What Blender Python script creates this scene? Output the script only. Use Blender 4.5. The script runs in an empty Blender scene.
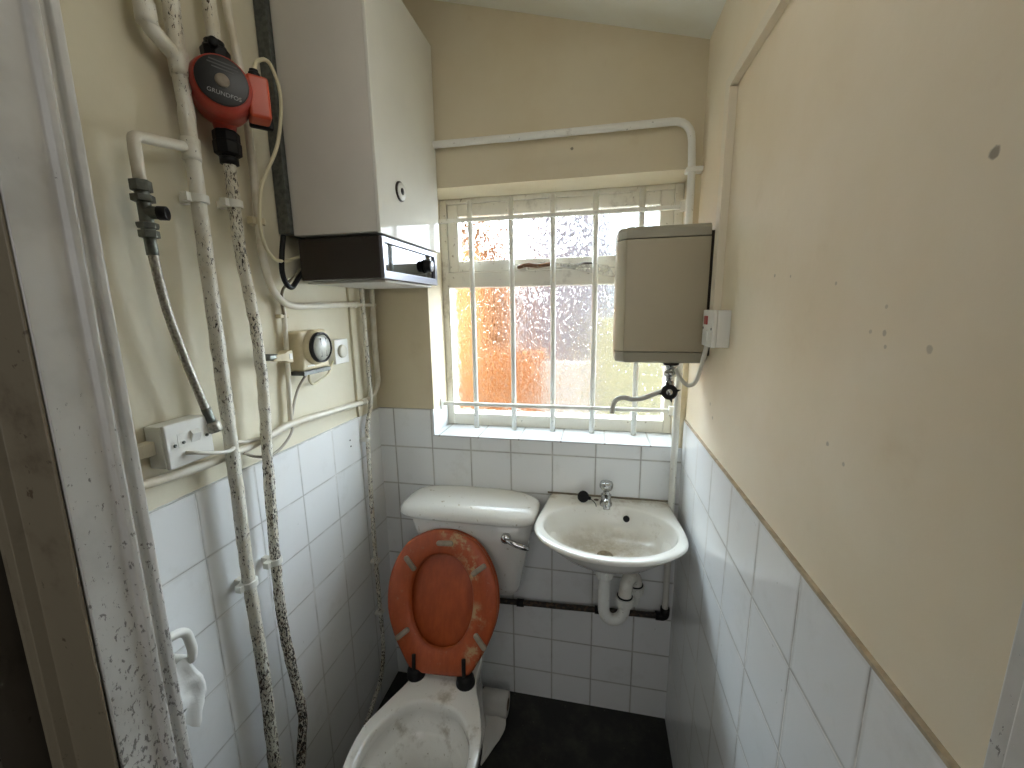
import bpy, math, random
from mathutils import Vector, Matrix, noise
random.seed(7)
SC = bpy.context.scene
COL = SC.collection
PI = math.pi
SKY0, SKY1, HALL, EXPO = 1.0, 11.0, 7., 0.
FILL_TOP = 2.3  # strength of the added upper fill light
W = 1.105            # room width; X right, Y towards the window wall (tile face at y = 0), Z up

# ------------------------------------------------------------------ mesh helpers
class MB:
    def __init__(s): s.v = []; s.f = []; s.sm = []
    def add(s, vs, fs, smooth=False):
        n = len(s.v); s.v += [Vector(p) for p in vs]
        for f in fs: s.f.append([i + n for i in f]); s.sm.append(smooth)
        return s
    def box(s, a, b):
        x0, x1 = sorted((a[0], b[0])); y0, y1 = sorted((a[1], b[1])); z0, z1 = sorted((a[2], b[2]))
        vs = [(x0,y0,z0),(x1,y0,z0),(x1,y1,z0),(x0,y1,z0),(x0,y0,z1),(x1,y0,z1),(x1,y1,z1),(x0,y1,z1)]
        return s.add(vs, [(0,3,2,1),(4,5,6,7),(0,1,5,4),(1,2,6,5),(2,3,7,6),(3,0,4,7)])
    def prism(s, prof, lift, n):
        """prof: closed list of points, lifted by vector"""
        k = len(prof); L = Vector(lift)
        vs = [Vector(p) for p in prof] + [Vector(p) + L for p in prof]
        fs = [tuple(range(k))[::-1], tuple(range(k, 2*k))] + [(i, (i+1) % k, k + (i+1) % k, k + i) for i in range(k)]
        return s.add(vs, fs, n)
    def rings(s, rs, smooth=True, cap0=True, cap1=True):
        k = len(rs[0]); vs = [p for r in rs for p in r]; fs = []
        for j in range(len(rs) - 1):
            for i in range(k):
                a, b = j*k + i, j*k + (i+1) % k
                fs.append((a, b, b + k, a + k))
        if cap0: fs.append(tuple(range(k))[::-1])
        if cap1: fs.append(tuple(range((len(rs)-1)*k, len(rs)*k)))
        return s.add(vs, fs, smooth)
    def tube(s, path, r, n=14, smooth_path=0, wob=0.0, seed=0, cap=True):
        P = [Vector(p) for p in path]
        if smooth_path: P = spline(P, smooth_path)
        m = len(P); rs = []; up = None
        for i in range(m):
            t = (P[min(i+1, m-1)] - P[max(i-1, 0)]).normalized()
            if up is None:
                up = Vector((0,0,1)) if abs(t.z) < .9 else Vector((0,1,0))
            up = (up - t * up.dot(t)).normalized(); sd = t.cross(up)
            rr = r(i/(m-1)) if callable(r) else r
            ring = []
            for k in range(n):
                a = 2*PI*k/n; d = up*math.cos(a) + sd*math.sin(a)
                q = rr
                if wob: q = rr*(1 + wob*noise.noise(P[i]*28 + d*1.5 + Vector((seed,0,0))))
                ring.append(P[i] + d*q)
            rs.append(ring)
        return s.rings(rs, True, cap, cap)
    def lathe(s, c, axis, prof, n=32, smooth=True):
        """prof: (radius, distance along axis)"""
        c = Vector(c); ax = Vector(axis).normalized()
        u = Vector((0,0,1)) if abs(ax.z) < .9 else Vector((1,0,0))
        u = (u - ax*u.dot(ax)).normalized(); w = ax.cross(u); rs = []
        for r, h in prof:
            r = max(r, 1e-5)
            rs.append([c + ax*h + u*r*math.cos(2*PI*k/n) + w*r*math.sin(2*PI*k/n) for k in range(n)])
        return s.rings(rs, smooth, True, True)
    def xform(s, M):
        s.v = [M @ p for p in s.v]; return s

def spline(P, k):
    out = []; m = len(P)
    for i in range(m-1):
        p0 = P[i-1] if i else P[0]*2 - P[1]; p1 = P[i]; p2 = P[i+1]; p3 = P[i+2] if i+2 < m else P[-1]*2 - P[-2]
        # centripetal-ish clamp of tangents so that long straight runs do not overshoot
        L = (p2-p1).length
        t1 = (p2-p0); t2 = (p3-p1)
        t1 = t1.normalized()*L*min(1, 2*(p1-p0).length/(L+1e-9)) if t1.length else t1
        t2 = t2.normalized()*L*min(1, 2*(p3-p2).length/(L+1e-9)) if t2.length else t2
        for j in range(k):
            t = j/k; a = t*t; b = a*t
            out.append(p1*(2*b-3*a+1) + t1*(b-2*a+t) + p2*(-2*b+3*a) + t2*(b-a))
    out.append(P[-1]); return out

def fillet(P, r, n=6):
    """straight runs with rounded elbows"""
    P = [Vector(p) for p in P]; out = [P[0]]
    for i in range(1, len(P)-1):
        a, b, c = P[i-1], P[i], P[i+1]
        u = (a-b); v = (c-b); q = min(r, u.length*.45, v.length*.45)
        u.normalize(); v.normalize(); s, e = b+u*q, b+v*q
        for j in range(n+1):
            t = j/n; out.append(s*(1-t)**2 + b*2*t*(1-t) + e*t*t)
    out.append(P[-1])
    # subdivide long runs
    res = [out[0]]
    for p in out[1:]:
        d = (p-res[-1]).length; k = max(1, int(d/.02)); a = res[-1].copy()
        for j in range(1, k+1): res.append(a.lerp(p, j/k))
    return res

ALL = []
def mesh_obj(name, mb, mat, parent=None, bevel=0, seg=2, origin=None, sub=0):
    me = bpy.data.meshes.new(name)
    o0 = Vector(origin) if origin is not None else (Vector(parent['_w']) if parent is not None else Vector((0,0,0)))
    me.from_pydata([tuple(p - o0) for p in mb.v], [], mb.f)
    for p, sm in zip(me.polygons, mb.sm): p.use_smooth = sm
    me.materials.append(mat); me.validate(); me.update()
    o = bpy.data.objects.new(name, me); COL.objects.link(o)
    if parent is not None: o.parent = parent
    else: o.location = o0
    o['_w'] = tuple(o0)
    if bevel:
        for p in me.polygons: p.use_smooth = True
        b = o.modifiers.new('b', 'BEVEL'); b.width = bevel; b.segments = seg; b.limit_method = 'ANGLE'; b.angle_limit = .6
        w = o.modifiers.new('w', 'WEIGHTED_NORMAL')
    if sub:
        b = o.modifiers.new('s', 'SUBSURF'); b.levels = sub; b.render_levels = sub
    ALL.append(o); return o
def thing(name, loc, label, cat, group=None):
    o = bpy.data.objects.new(name, None); COL.objects.link(o); o.location = loc; o['_w'] = tuple(loc)
    o['label'] = label; o['category'] = cat
    if group: o['group'] = group
    ALL.append(o); return o
def tag(o, label, cat, group=None):
    o['label'] = label; o['category'] = cat
    if group: o['group'] = group
    return o
def struct(o): o['kind'] = 'structure'; return o

# ------------------------------------------------------------------ materials
def new_mat(name):
    m = bpy.data.materials.new(name); m.use_nodes = True
    nt = m.node_tree; return m, nt, nt.nodes['Principled BSDF']
def N(nt, t, **kw):
    n = nt.nodes.new(t)
    for k, v in kw.items():
        if k in n.inputs.keys() if hasattr(n.inputs, 'keys') else False: n.inputs[k].default_value = v
        else: setattr(n, k, v)
    return n
def geo(nt): return nt.nodes.new('ShaderNodeNewGeometry').outputs['Position']
def math_(nt, op, a, b=None, c=None):
    n = nt.nodes.new('ShaderNodeMath'); n.operation = op
    for i, x in enumerate((a, b, c)):
        if x is None: continue
        if isinstance(x, (int, float)): n.inputs[i].default_value = x
        else: nt.links.new(x, n.inputs[i])
    return n.outputs[0]
def noise_(nt, vec, scale, detail=4, rough=.55, dist=0):
    n = nt.nodes.new('ShaderNodeTexNoise'); n.inputs['Scale'].default_value = scale
    n.inputs['Detail'].default_value = detail; n.inputs['Roughness'].default_value = rough; n.inputs['Distortion'].default_value = dist
    nt.links.new(vec, n.inputs['Vector']); return n.outputs['Fac']
def ramp(nt, fac, a, b, lo=0., hi=1.):
    n = nt.nodes.new('ShaderNodeMapRange'); n.interpolation_type = 'SMOOTHSTEP'
    n.inputs['From Min'].default_value = a; n.inputs['From Max'].default_value = b
    n.inputs['To Min'].default_value = lo; n.inputs['To Max'].default_value = hi
    nt.links.new(fac, n.inputs['Value']); return n.outputs[0]
def mix(nt, fac, a, b):
    n = nt.nodes.new('ShaderNodeMix'); n.data_type = 'RGBA'
    if isinstance(fac, (int, float)): n.inputs[0].default_value = fac
    else: nt.links.new(fac, n.inputs[0])
    for i, x in ((6, a), (7, b)):
        if isinstance(x, tuple): n.inputs[i].default_value = (*x[:3], 1)
        else: nt.links.new(x, n.inputs[i])
    return n.outputs[2]
def bump(nt, bsdf, h, strength=.2, dist=.002):
    b = nt.nodes.new('ShaderNodeBump'); b.inputs['Strength'].default_value = strength; b.inputs['Distance'].default_value = dist
    nt.links.new(h, b.inputs['Height']); nt.links.new(b.outputs[0], bsdf.inputs['Normal']); return b
def plain(name, col, rough=.5, metal=0, spec=.5, var=.0, vscale=30, bmp=0, coat=0):
    m, nt, b = new_mat(name)
    b.inputs['Roughness'].default_value = rough; b.inputs['Metallic'].default_value = metal
    b.inputs['Specular IOR Level'].default_value = spec; b.inputs['Coat Weight'].default_value = coat
    P = geo(nt); f = noise_(nt, P, vscale, 5)
    if var: nt.links.new(mix(nt, ramp(nt, f, .35, .7), col, tuple(c*(1-var) for c in col)), b.inputs['Base Color'])
    else: b.inputs['Base Color'].default_value = (*col, 1)
    if bmp: bump(nt, b, f, bmp)
    return m
def dirty(name, col, dirt, amount=.55, scale=14, fine=60, rough=.3, coat=0, spec=.5):
    """smooth base with irregular grime patches and specks"""
    m, nt, b = new_mat(name); P = geo(nt)
    a = noise_(nt, P, scale, 6, .65); s = noise_(nt, P, fine, 3, .6)
    k = ramp(nt, a, amount, amount + .22, 0, .8); sp = ramp(nt, s, .66, .72, 0, .8)
    c = mix(nt, math_(nt, 'MAXIMUM', k, sp), col, dirt)
    nt.links.new(c, b.inputs['Base Color'])
    b.inputs['Roughness'].default_value = rough; b.inputs['Coat Weight'].default_value = coat; b.inputs['Specular IOR Level'].default_value = spec
    return m
def wall_paint(name, col, spots=(), rough=.62):
    m, nt, b = new_mat(name); P = geo(nt)
    a = noise_(nt, P, 2.2, 5, .6); g = noise_(nt, P, 9, 6, .6)
    c = mix(nt, ramp(nt, a, .35, .7), col, tuple(x*y for x, y in zip(col, (.93,.90,.84))))
    c = mix(nt, ramp(nt, g, .60, .78, 0, .35), c, tuple(x*y for x, y in zip(col, (.80,.74,.64))))
    # filled patches and streaks where old fixings were
    mp = nt.nodes.new('ShaderNodeMapping'); mp.inputs['Scale'].default_value = (9, 9, 2.2); nt.links.new(P, mp.inputs[0])
    st = noise_(nt, mp.outputs[0], 1.6, 6, .7); c = mix(nt, ramp(nt, st, .69, .76, 0, .3), c, (.30,.26,.19))
    for (x, y, z, r, k) in spots:
        d = nt.nodes.new('ShaderNodeVectorMath'); d.operation = 'DISTANCE'; nt.links.new(P, d.inputs[0]); d.inputs[1].default_value = (x, y, z)
        nn = math_(nt, 'MULTIPLY_ADD', noise_(nt, P, 160, 2), r*.7, d.outputs['Value'])
        c = mix(nt, ramp(nt, nn, r*.9, r*1.3, k, 0), c, (.12,.10,.07))
    nt.links.new(c, b.inputs['Base Color']); b.inputs['Roughness'].default_value = rough
    b.inputs['Specular IOR Level'].default_value = .35
    bump(nt, b, math_(nt, 'ADD', noise_(nt, P, 45, 5), math_(nt, 'MULTIPLY', a, 3.)), .25, .0018)
    return m
def tiles(name, ax, off, ay, offy, s=.152, g=.0011, col=(.87,.885,.89), grout=(.23,.22,.20), rough=.12, sy=None, grime=.0):
    m, nt, b = new_mat(name); P = geo(nt)
    sp = nt.nodes.new('ShaderNodeSeparateXYZ'); nt.links.new(P, sp.inputs[0])
    u = math_(nt, 'SUBTRACT', sp.outputs[ax], off); v = math_(nt, 'SUBTRACT', sp.outputs[ay], offy)
    sy = sy or s
    wob = math_(nt, 'MULTIPLY_ADD', noise_(nt, P, 40, 3), .0012, -.0006)
    d = math_(nt, 'MINIMUM', math_(nt, 'PINGPONG', u, s/2), math_(nt, 'PINGPONG', v, sy/2))
    d = math_(nt, 'ADD', d, wob)
    k = ramp(nt, d, g*.55, g*1.25, 1, 0)
    cu = math_(nt, 'FLOOR', math_(nt, 'DIVIDE', u, s)); cv = math_(nt, 'FLOOR', math_(nt, 'DIVIDE', v, sy))
    cb = nt.nodes.new('ShaderNodeCombineXYZ'); nt.links.new(cu, cb.inputs[0]); nt.links.new(cv, cb.inputs[1])
    wn = nt.nodes.new('ShaderNodeTexWhiteNoise'); nt.links.new(cb.outputs[0], wn.inputs['Vector'])
    c = mix(nt, math_(nt, 'MULTIPLY', wn.outputs['Value'], .5), col, tuple(x*.93 for x in col))
    f = noise_(nt, P, 7, 7, .7)
    c = mix(nt, ramp(nt, f, .52, .80, 0, .25 + grime), c, (.42,.40,.34))
    sk = noise_(nt, P, 90, 2, .5); c = mix(nt, ramp(nt, sk, .76, .80, 0, .35 + grime), c, (.16,.14,.11))
    edge = ramp(nt, d, g*1.2, g*5, .25 + grime, 0); c = mix(nt, edge, c, (.36,.34,.30))
    gn = noise_(nt, P, 12, 4); gc = mix(nt, ramp(nt, gn, .4, .65), grout, tuple(min(1, x*1.9) for x in grout))
    c = mix(nt, k, c, gc); nt.links.new(c, b.inputs['Base Color'])
    nt.links.new(math_(nt, 'MULTIPLY_ADD', k, .6, math_(nt, 'MULTIPLY_ADD', f, .18, rough - .04)), b.inputs['Roughness'])
    # every tile sits at a very slightly different tilt
    h = ramp(nt, d, 0, g*2.2, 0, 1)
    t1 = math_(nt, 'MULTIPLY', math_(nt, 'SUBTRACT', wn.outputs['Value'], .5), math_(nt, 'MULTIPLY', math_(nt, 'FRACT', math_(nt, 'DIVIDE', u, s)), .5))
    h = math_(nt, 'ADD', math_(nt, 'ADD', h, t1), math_(nt, 'MULTIPLY', noise_(nt, P, 8, 2), .5))
    bump(nt, b, h, .55, .0014)
    return m
def flaky(name, lo=.63, hi=.50, z0=2.2, z1=.2, col=(.70,.66,.55), sc=42):
    """old gloss paint chipped down to dark rusty metal, worse towards the bottom of the pipe"""
    m, nt, b = new_mat(name); P = geo(nt)
    sp = nt.nodes.new('ShaderNodeSeparateXYZ'); nt.links.new(P, sp.inputs[0])
    thr = ramp(nt, sp.outputs[2], z1, z0, hi, lo)
    mp = nt.nodes.new('ShaderNodeMapping'); mp.inputs['Scale'].default_value = (1.3, 1.3, .55); nt.links.new(P, mp.inputs[0])
    f = noise_(nt, mp.outputs[0], sc*4.5, 7, .72, .4)
    f2 = noise_(nt, P, 9, 3, .6)
    q = math_(nt, 'SUBTRACT', math_(nt, 'MULTIPLY_ADD', f2, .28, f), .14)
    k = ramp(nt, math_(nt, 'SUBTRACT', q, thr), 0, .025)
    rn = noise_(nt, P, 70, 3)
    rust = mix(nt, ramp(nt, rn, .45, .62), (.030,.026,.023), (.095,.062,.040))
    base = mix(nt, ramp(nt, noise_(nt, P, 16, 5), .4, .7), col, tuple(x*y for x, y in zip(col, (.86,.82,.74))))
    nt.links.new(mix(nt, k, base, rust), b.inputs['Base Color'])
    nt.links.new(ramp(nt, k, 0, 1, .33, .8), b.inputs['Roughness'])
    bump(nt, b, math_(nt, 'SUBTRACT', math_(nt, 'MULTIPLY', f2, .6), k), .7, .0016)
    return m

M = {}
SPOTS_R = [(1.111,-.893,1.521,.004,.4),(1.111,-.897,1.507,.003,.35),(1.111,-.955,1.51,.005,.35),(1.111,-.87,1.521,.003,.3),(1.111,-.79,1.577,.003,.35),(1.111,-.89,1.548,.003,.3),(1.111,-.985,1.663,.006,.7),(1.111,-.817,1.375,.0045,.4),(1.111,-.855,1.362,.0035,.35),(1.111,-.60,1.60,.004,.45),(1.111,-.66,1.595,.003,.4),(1.111,-.30,1.27,.006,.4),(1.111,-.27,1.30,.006,.35)]
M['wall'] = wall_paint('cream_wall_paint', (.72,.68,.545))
M['wallr'] = wall_paint('cream_wall_paint_lightened_spotted', (.82,.735,.58), SPOTS_R)  # same cream paint, lightened to make up for light missing on this wall
M['wallb'] = wall_paint('cream_wall_paint_backlit', (.66,.585,.43), [(.728,.006,2.04,.006,.8)])  # same cream paint in a darker copy for the backlit wall
M['ceil'] = wall_paint('white_ceiling_paint', (.88,.90,.84))
M['tl'] = tiles('white_tiles_left', 1, -.287, 2, 1.182-.152*8, grout=(.44,.44,.43))
M['tr'] = tiles('white_tiles_right', 1, -.047, 2, 1.180-.152*8, grout=(.36,.35,.33), g=.0016)
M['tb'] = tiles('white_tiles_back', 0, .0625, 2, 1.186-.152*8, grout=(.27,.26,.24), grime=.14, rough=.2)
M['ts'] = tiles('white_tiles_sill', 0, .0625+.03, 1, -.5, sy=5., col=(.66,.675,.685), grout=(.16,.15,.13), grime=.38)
M['tv'] = plain('white_tile_reveal', (.80,.82,.83), .15)
M['ledge'] = plain('tile_edge_adhesive', (.42,.34,.23), .8, var=.35, vscale=50)
M['gloss'] = dirty('old_white_gloss_paint', (.72,.69,.60), (.25,.20,.14), .55, 10, 75, .3)
M['bars'] = dirty('white_bar_paint', (.78,.77,.71), (.33,.30,.25), .62, 24, 80, .35)
M['frame'] = None
M['p1'] = flaky('flaking_white_pipe_paint', .60, .51, col=(.74,.72,.64))
M['p2'] = flaky('badly_flaking_white_pipe_paint', .585, .485, col=(.72,.69,.60))
M['p3'] = flaky('worn_cream_pipe_paint', .70, .66, col=(.74,.70,.60))
M['copper'] = flaky('blackened_copper_pipe', .30, .30, col=(.09,.07,.055))
M['white'] = plain('white_plastic', (.80,.80,.76), .32)
M['cream'] = plain('yellowed_plastic', (.70,.61,.41), .38, var=.12)
M['boiler'] = plain('boiler_side_enamel', (.66,.63,.58), .42, var=.05, vscale=6)
M['boilerf'] = plain('boiler_front_enamel', (.76,.75,.69), .07, var=.03, vscale=8, coat=0, spec=.22)
M['brown'] = plain('dark_brown_plastic', (.020,.013,.011), .35)
M['silver'] = plain('brushed_silver_trim', (.25,.25,.285), .38, 1.)
M['blackglass'] = plain('smoked_glass_panel', (.11,.115,.12), .04, 1.)
M['black'] = plain('black_rubber', (.008,.008,.009), .5, spec=.25)
M['galv'] = plain('grey_galvanised_steel', (.13,.14,.13), .55, .4, var=.4, vscale=90)
M['brass'] = plain('tarnished_brass', (.16,.17,.15), .42, .8, var=.4, vscale=70, bmp=.2)
M['chrome'] = plain('chrome', (.75,.75,.76), .12, 1., var=.25, vscale=60)
M['oldchrome'] = plain('limescaled_chrome', (.55,.55,.54), .22, 1., var=.5, vscale=120, bmp=.15)
M['red'] = plain('red_pump_paint', (.36,.035,.018), .4, var=.15)
M['redbox'] = plain('orange_red_plastic', (.47,.07,.03), .35)
M['heater'] = plain('beige_heater_plastic', (.42,.37,.26), .38, var=.05, vscale=6)
M['heaterc'] = plain('greyer_heater_caps', (.33,.31,.24), .42)
M['ceramic'] = dirty('white_ceramic', (.83,.82,.78), (.48,.43,.33), .66, 9, 55, .1, .3)
M['dceramic'] = dirty('stained_ceramic', (.72,.70,.64), (.30,.24,.16), .52, 12, 70, .16, .2)
M['pvc'] = dirty('white_pvc', (.78,.78,.74), (.30,.26,.2), .62, 20, 90, .35)
M['cobweb'] = None
M['paper'] = plain('white_paper', (.84,.84,.82), .9, bmp=.2, vscale=150)
M['rolledpaper'] = plain('grey_white_toilet_paper', (.66,.64,.60), .95)
M['buffer'] = plain('grey_rubber_buffer', (.30,.25,.19), .6, var=.3)
M['cable'] = plain('white_cable', (.74,.72,.64), .4)
M['ycable'] = plain('yellowed_cable', (.70,.64,.45), .45)
M['braid'] = plain('braided_steel', (.42,.40,.35), .4, .7, var=.5, vscale=220, bmp=.6)

def floor_mat():
    m, nt, b = new_mat('blackened_dirty_floor'); P = geo(nt)
    a = noise_(nt, P, 7, 7, .7); c = mix(nt, ramp(nt, a, .42, .72), (.006,.006,.005), (.036,.034,.025))
    s = noise_(nt, P, 60, 3); c = mix(nt, ramp(nt, s, .68, .74, 0, .6), c, (.13,.12,.10))
    nt.links.new(c, b.inputs['Base Color']); b.inputs['Roughness'].default_value = .5
    bump(nt, b, a, .4, .003); return m
M['floor'] = floor_mat()
def chipped_frame():
    m, nt, b = new_mat('scuffed_grey_white_gloss'); P = geo(nt)
    sp = nt.nodes.new('ShaderNodeSeparateXYZ'); nt.links.new(P, sp.inputs[0])
    thr = ramp(nt, sp.outputs[2], .8, 1.75, .51, .69)
    mp = nt.nodes.new('ShaderNodeMapping'); mp.inputs['Scale'].default_value = (1,1,.5); nt.links.new(P, mp.inputs[0])
    f = noise_(nt, mp.outputs[0], 180, 6, .7, .3); k = ramp(nt, math_(nt, 'SUBTRACT', f, thr), 0, .03, 0, .8)
    g = noise_(nt, P, 12, 5); c = mix(nt, ramp(nt, g, .4, .7), (.64,.63,.60), (.52,.51,.48))
    nt.links.new(mix(nt, k, c, (.13,.12,.11)), b.inputs['Base Color'])
    b.inputs['Roughness'].default_value = .28; bump(nt, b, math_(nt, 'SUBTRACT', g, k), .5, .0012); return m
M['frame'] = chipped_frame()
M['hall'] = dirty('shaded_hall_paint', (.085,.07,.052), (.04,.03,.02), .5, 6, 60, .6)  # dark tone stands for the unlit hall and cuts its bounce light
M['jamb'] = dirty('brown_grey_jamb_paint', (.24,.205,.145), (.08,.05,.03), .52, 9, 60, .5)
def seat_mat(name, patch):
    m, nt, b = new_mat(name); P = geo(nt)
    mp = nt.nodes.new('ShaderNodeMapping'); mp.inputs['Scale'].default_value = (40,40,5); nt.links.new(P, mp.inputs[0])
    g = noise_(nt, mp.outputs[0], 1.5, 5, .6)
    c = mix(nt, ramp(nt, g, .3, .7), (.37,.068,.014), (.29,.048,.009))
    if patch:
        a = noise_(nt, P, 22, 6, .7)
        for (x, z, r) in ((.395,.80,.06),(.445,.73,.055),(.46,.60,.05),(.47,.50,.05),(.35,.845,.05)):
            sp = nt.nodes.new('ShaderNodeSeparateXYZ'); nt.links.new(P, sp.inputs[0])
            d = math_(nt, 'SQRT', math_(nt, 'ADD', math_(nt, 'POWER', math_(nt, 'SUBTRACT', sp.outputs[0], x), 2.), math_(nt, 'POWER', math_(nt, 'SUBTRACT', sp.outputs[2], z), 2.)))
            k = math_(nt, 'MULTIPLY', ramp(nt, d, r*.3, r, 1, 0), ramp(nt, a, .47, .60, 0, .9))
            c = mix(nt, k, c, (.42,.31,.16))
        s = noise_(nt, P, 55, 5, .7); c = mix(nt, ramp(nt, s, .60, .68, 0, .4), c, (.36,.20,.12))
    nt.links.new(c, b.inputs['Base Color']); b.inputs['Roughness'].default_value = .42; bump(nt, b, g, .15); return m
M['seat'] = seat_mat('worn_orange_wood', True); M['lid'] = seat_mat('orange_wood', False)
def glass():
    m, nt, b = new_mat('obscured_patterned_glass'); nt.nodes.remove(b)
    out = [n for n in nt.nodes if n.type == 'OUTPUT_MATERIAL'][0]; P = geo(nt)
    mp = nt.nodes.new('ShaderNodeMapping'); mp.inputs['Scale'].default_value = (1,.0,.75); nt.links.new(P, mp.inputs[0])
    v = nt.nodes.new('ShaderNodeTexVoronoi'); v.feature = 'SMOOTH_F1'; v.inputs['Scale'].default_value = 80
    n1 = nt.nodes.new('ShaderNodeTexNoise'); n1.inputs['Scale'].default_value = 60; nt.links.new(mp.outputs[0], n1.inputs['Vector'])
    va = nt.nodes.new('ShaderNodeVectorMath'); va.operation = 'MULTIPLY_ADD'; nt.links.new(n1.outputs['Color'], va.inputs[0]); va.inputs[1].default_value = (.02,0,.02); nt.links.new(mp.outputs[0], va.inputs[2])
    nt.links.new(va.outputs[0], v.inputs['Vector'])
    bp = nt.nodes.new('ShaderNodeBump'); bp.inputs['Strength'].default_value = 1.; bp.inputs['Distance'].default_value = .011
    nt.links.new(v.outputs['Distance'], bp.inputs['Height'])
    r = nt.nodes.new('ShaderNodeBsdfRefraction'); r.inputs['IOR'].default_value = 1.35; r.inputs['Roughness'].default_value = .03
    r.inputs['Color'].default_value = (.97,.98,.98,1)
    gl = nt.nodes.new('ShaderNodeBsdfGlossy'); gl.inputs['Roughness'].default_value = .15
    nt.links.new(bp.outputs[0], r.inputs['Normal']); nt.links.new(bp.outputs[0], gl.inputs['Normal'])
    t = nt.nodes.new('ShaderNodeBsdfTransparent'); t.inputs['Color'].default_value = (.95,.97,.96,1)
    m1 = nt.nodes.new('ShaderNodeMixShader'); m1.inputs[0].default_value = .75
    nt.links.new(t.outputs[0], m1.inputs[1]); nt.links.new(r.outputs[0], m1.inputs[2])
    m2 = nt.nodes.new('ShaderNodeMixShader'); m2.inputs[0].default_value = .05
    nt.links.new(m1.outputs[0], m2.inputs[1]); nt.links.new(gl.outputs[0], m2.inputs[2])
    nt.links.new(m2.outputs[0], out.inputs[0]); return m
M['glass'] = glass()
def brick():
    m, nt, b = new_mat('orange_brick'); P = geo(nt)
    mp = nt.nodes.new('ShaderNodeMapping'); mp.inputs['Rotation'].default_value = (PI/2,0,0); nt.links.new(P, mp.inputs[0])
    t = nt.nodes.new('ShaderNodeTexBrick'); t.inputs['Scale'].default_value = 4.4
    t.inputs['Color1'].default_value = (.21,.078,.025,1); t.inputs['Color2'].default_value = (.25,.098,.033,1); t.inputs['Mortar'].default_value = (.15,.065,.03,1)
    nt.links.new(mp.outputs[0], t.inputs['Vector']); nt.links.new(t.outputs[0], b.inputs['Base Color']); b.inputs['Roughness'].default_value = .9; b.inputs['Specular IOR Level'].default_value = 0
    return m
M['brick'] = brick()
M['render'] = plain('cream_render', (.25,.23,.135), .9, spec=0, var=.06, vscale=5)
M['lilac'] = plain('lilac_grey_render', (.15,.138,.15), .9, spec=0, var=.1, vscale=5)
M['yard'] = plain('pale_concrete', (.10,.09,.085), .9, spec=0, var=.1, vscale=5)
M['label'] = plain('grey_lettering', (.36,.36,.36), .5)
M['disc'] = plain('pump_name_plate', (.016,.016,.017), .4)

# ------------------------------------------------------------------ room shell
CZ = lambda x: 2.292 + .262*(W - x)                      # sloping ceiling
WX0, WX1, WZ0, WZ1 = .225, 1.092, 1.088, 1.955           # window opening
P = .006
mb = MB().box((-.9,-2.7,-.05),(2.2,.0,0)); struct(mesh_obj('floor', mb, M['floor']))
mb = MB().add([(-.3,-1.15,CZ(-.3)),(1.4,-1.15,CZ(1.4)),(1.4,.3,CZ(1.4)),(-.3,.3,CZ(-.3)),
               (-.3,-1.15,CZ(-.3)+.08),(1.4,-1.15,CZ(1.4)+.08),(1.4,.3,CZ(1.4)+.08),(-.3,.3,CZ(-.3)+.08)],
              [(0,3,2,1),(4,5,6,7),(0,1,5,4),(1,2,6,5),(2,3,7,6),(3,0,4,7)]); struct(mesh_obj('ceiling', mb, M['ceil']))
def wall_slab(x0, x1):   # side wall following the slope
    zb = max(CZ(x0), CZ(x1)) + .05
    return MB().box((x0,-1.05 if x0 < 0 else -1.10,0),(x1,.25,zb))
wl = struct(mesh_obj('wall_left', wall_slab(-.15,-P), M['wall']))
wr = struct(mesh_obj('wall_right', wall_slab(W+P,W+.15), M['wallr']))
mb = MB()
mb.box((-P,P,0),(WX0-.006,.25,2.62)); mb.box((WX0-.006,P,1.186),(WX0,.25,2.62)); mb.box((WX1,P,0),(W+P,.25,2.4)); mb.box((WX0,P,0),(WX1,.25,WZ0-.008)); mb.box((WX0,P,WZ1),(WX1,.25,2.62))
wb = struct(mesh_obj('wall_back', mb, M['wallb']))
struct(mesh_obj('tiling', MB().box((-P,-1.04,0),(0,0,1.184)), M['tl'], wl))
struct(mesh_obj('tiling', MB().box((W,-1.07,0),(W+P,0,1.180)), M['tr'], wr))
struct(mesh_obj('tile_edge', MB().box((W-.0005,-1.07,1.180),(W+P+.004,.0,1.1845)), M['ledge'], wr))
mb = MB().box((0,0,0),(WX0-.006,P,1.186)); mb.box((WX0-.006,0,0),(W,P,WZ0-.006))
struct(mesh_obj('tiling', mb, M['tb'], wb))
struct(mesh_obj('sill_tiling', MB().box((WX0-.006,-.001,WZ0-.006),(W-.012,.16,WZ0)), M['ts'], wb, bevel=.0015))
struct(mesh_obj('reveal_tile', MB().box((WX0-.006,0,WZ0),(WX0,.16,1.186)), M['tv'], wb, bevel=.001))
# door wall with its opening, and the hall behind the camera
mb = MB(); mb.box((-.15,-1.15,0),(.195,-1.04,2.62)); mb.box((.195,-1.10,0),(.27,-1.04,2.62)); mb.box((1.12,-1.15,0),(1.3,-1.08,2.62)); mb.box((.27,-1.15,2.06),(1.12,-1.04,2.62))
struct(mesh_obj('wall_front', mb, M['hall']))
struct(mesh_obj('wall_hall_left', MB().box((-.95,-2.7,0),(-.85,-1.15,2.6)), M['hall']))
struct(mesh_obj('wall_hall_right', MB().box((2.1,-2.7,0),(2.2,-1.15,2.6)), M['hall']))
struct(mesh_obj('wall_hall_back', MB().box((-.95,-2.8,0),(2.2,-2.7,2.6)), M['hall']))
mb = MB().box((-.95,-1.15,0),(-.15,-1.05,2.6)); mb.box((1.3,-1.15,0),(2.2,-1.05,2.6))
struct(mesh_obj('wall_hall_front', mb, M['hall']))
struct(mesh_obj('ceiling_hall', MB().box((-.95,-2.8,2.6),(2.2,-1.1,2.7)), M['ceil']))

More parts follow.
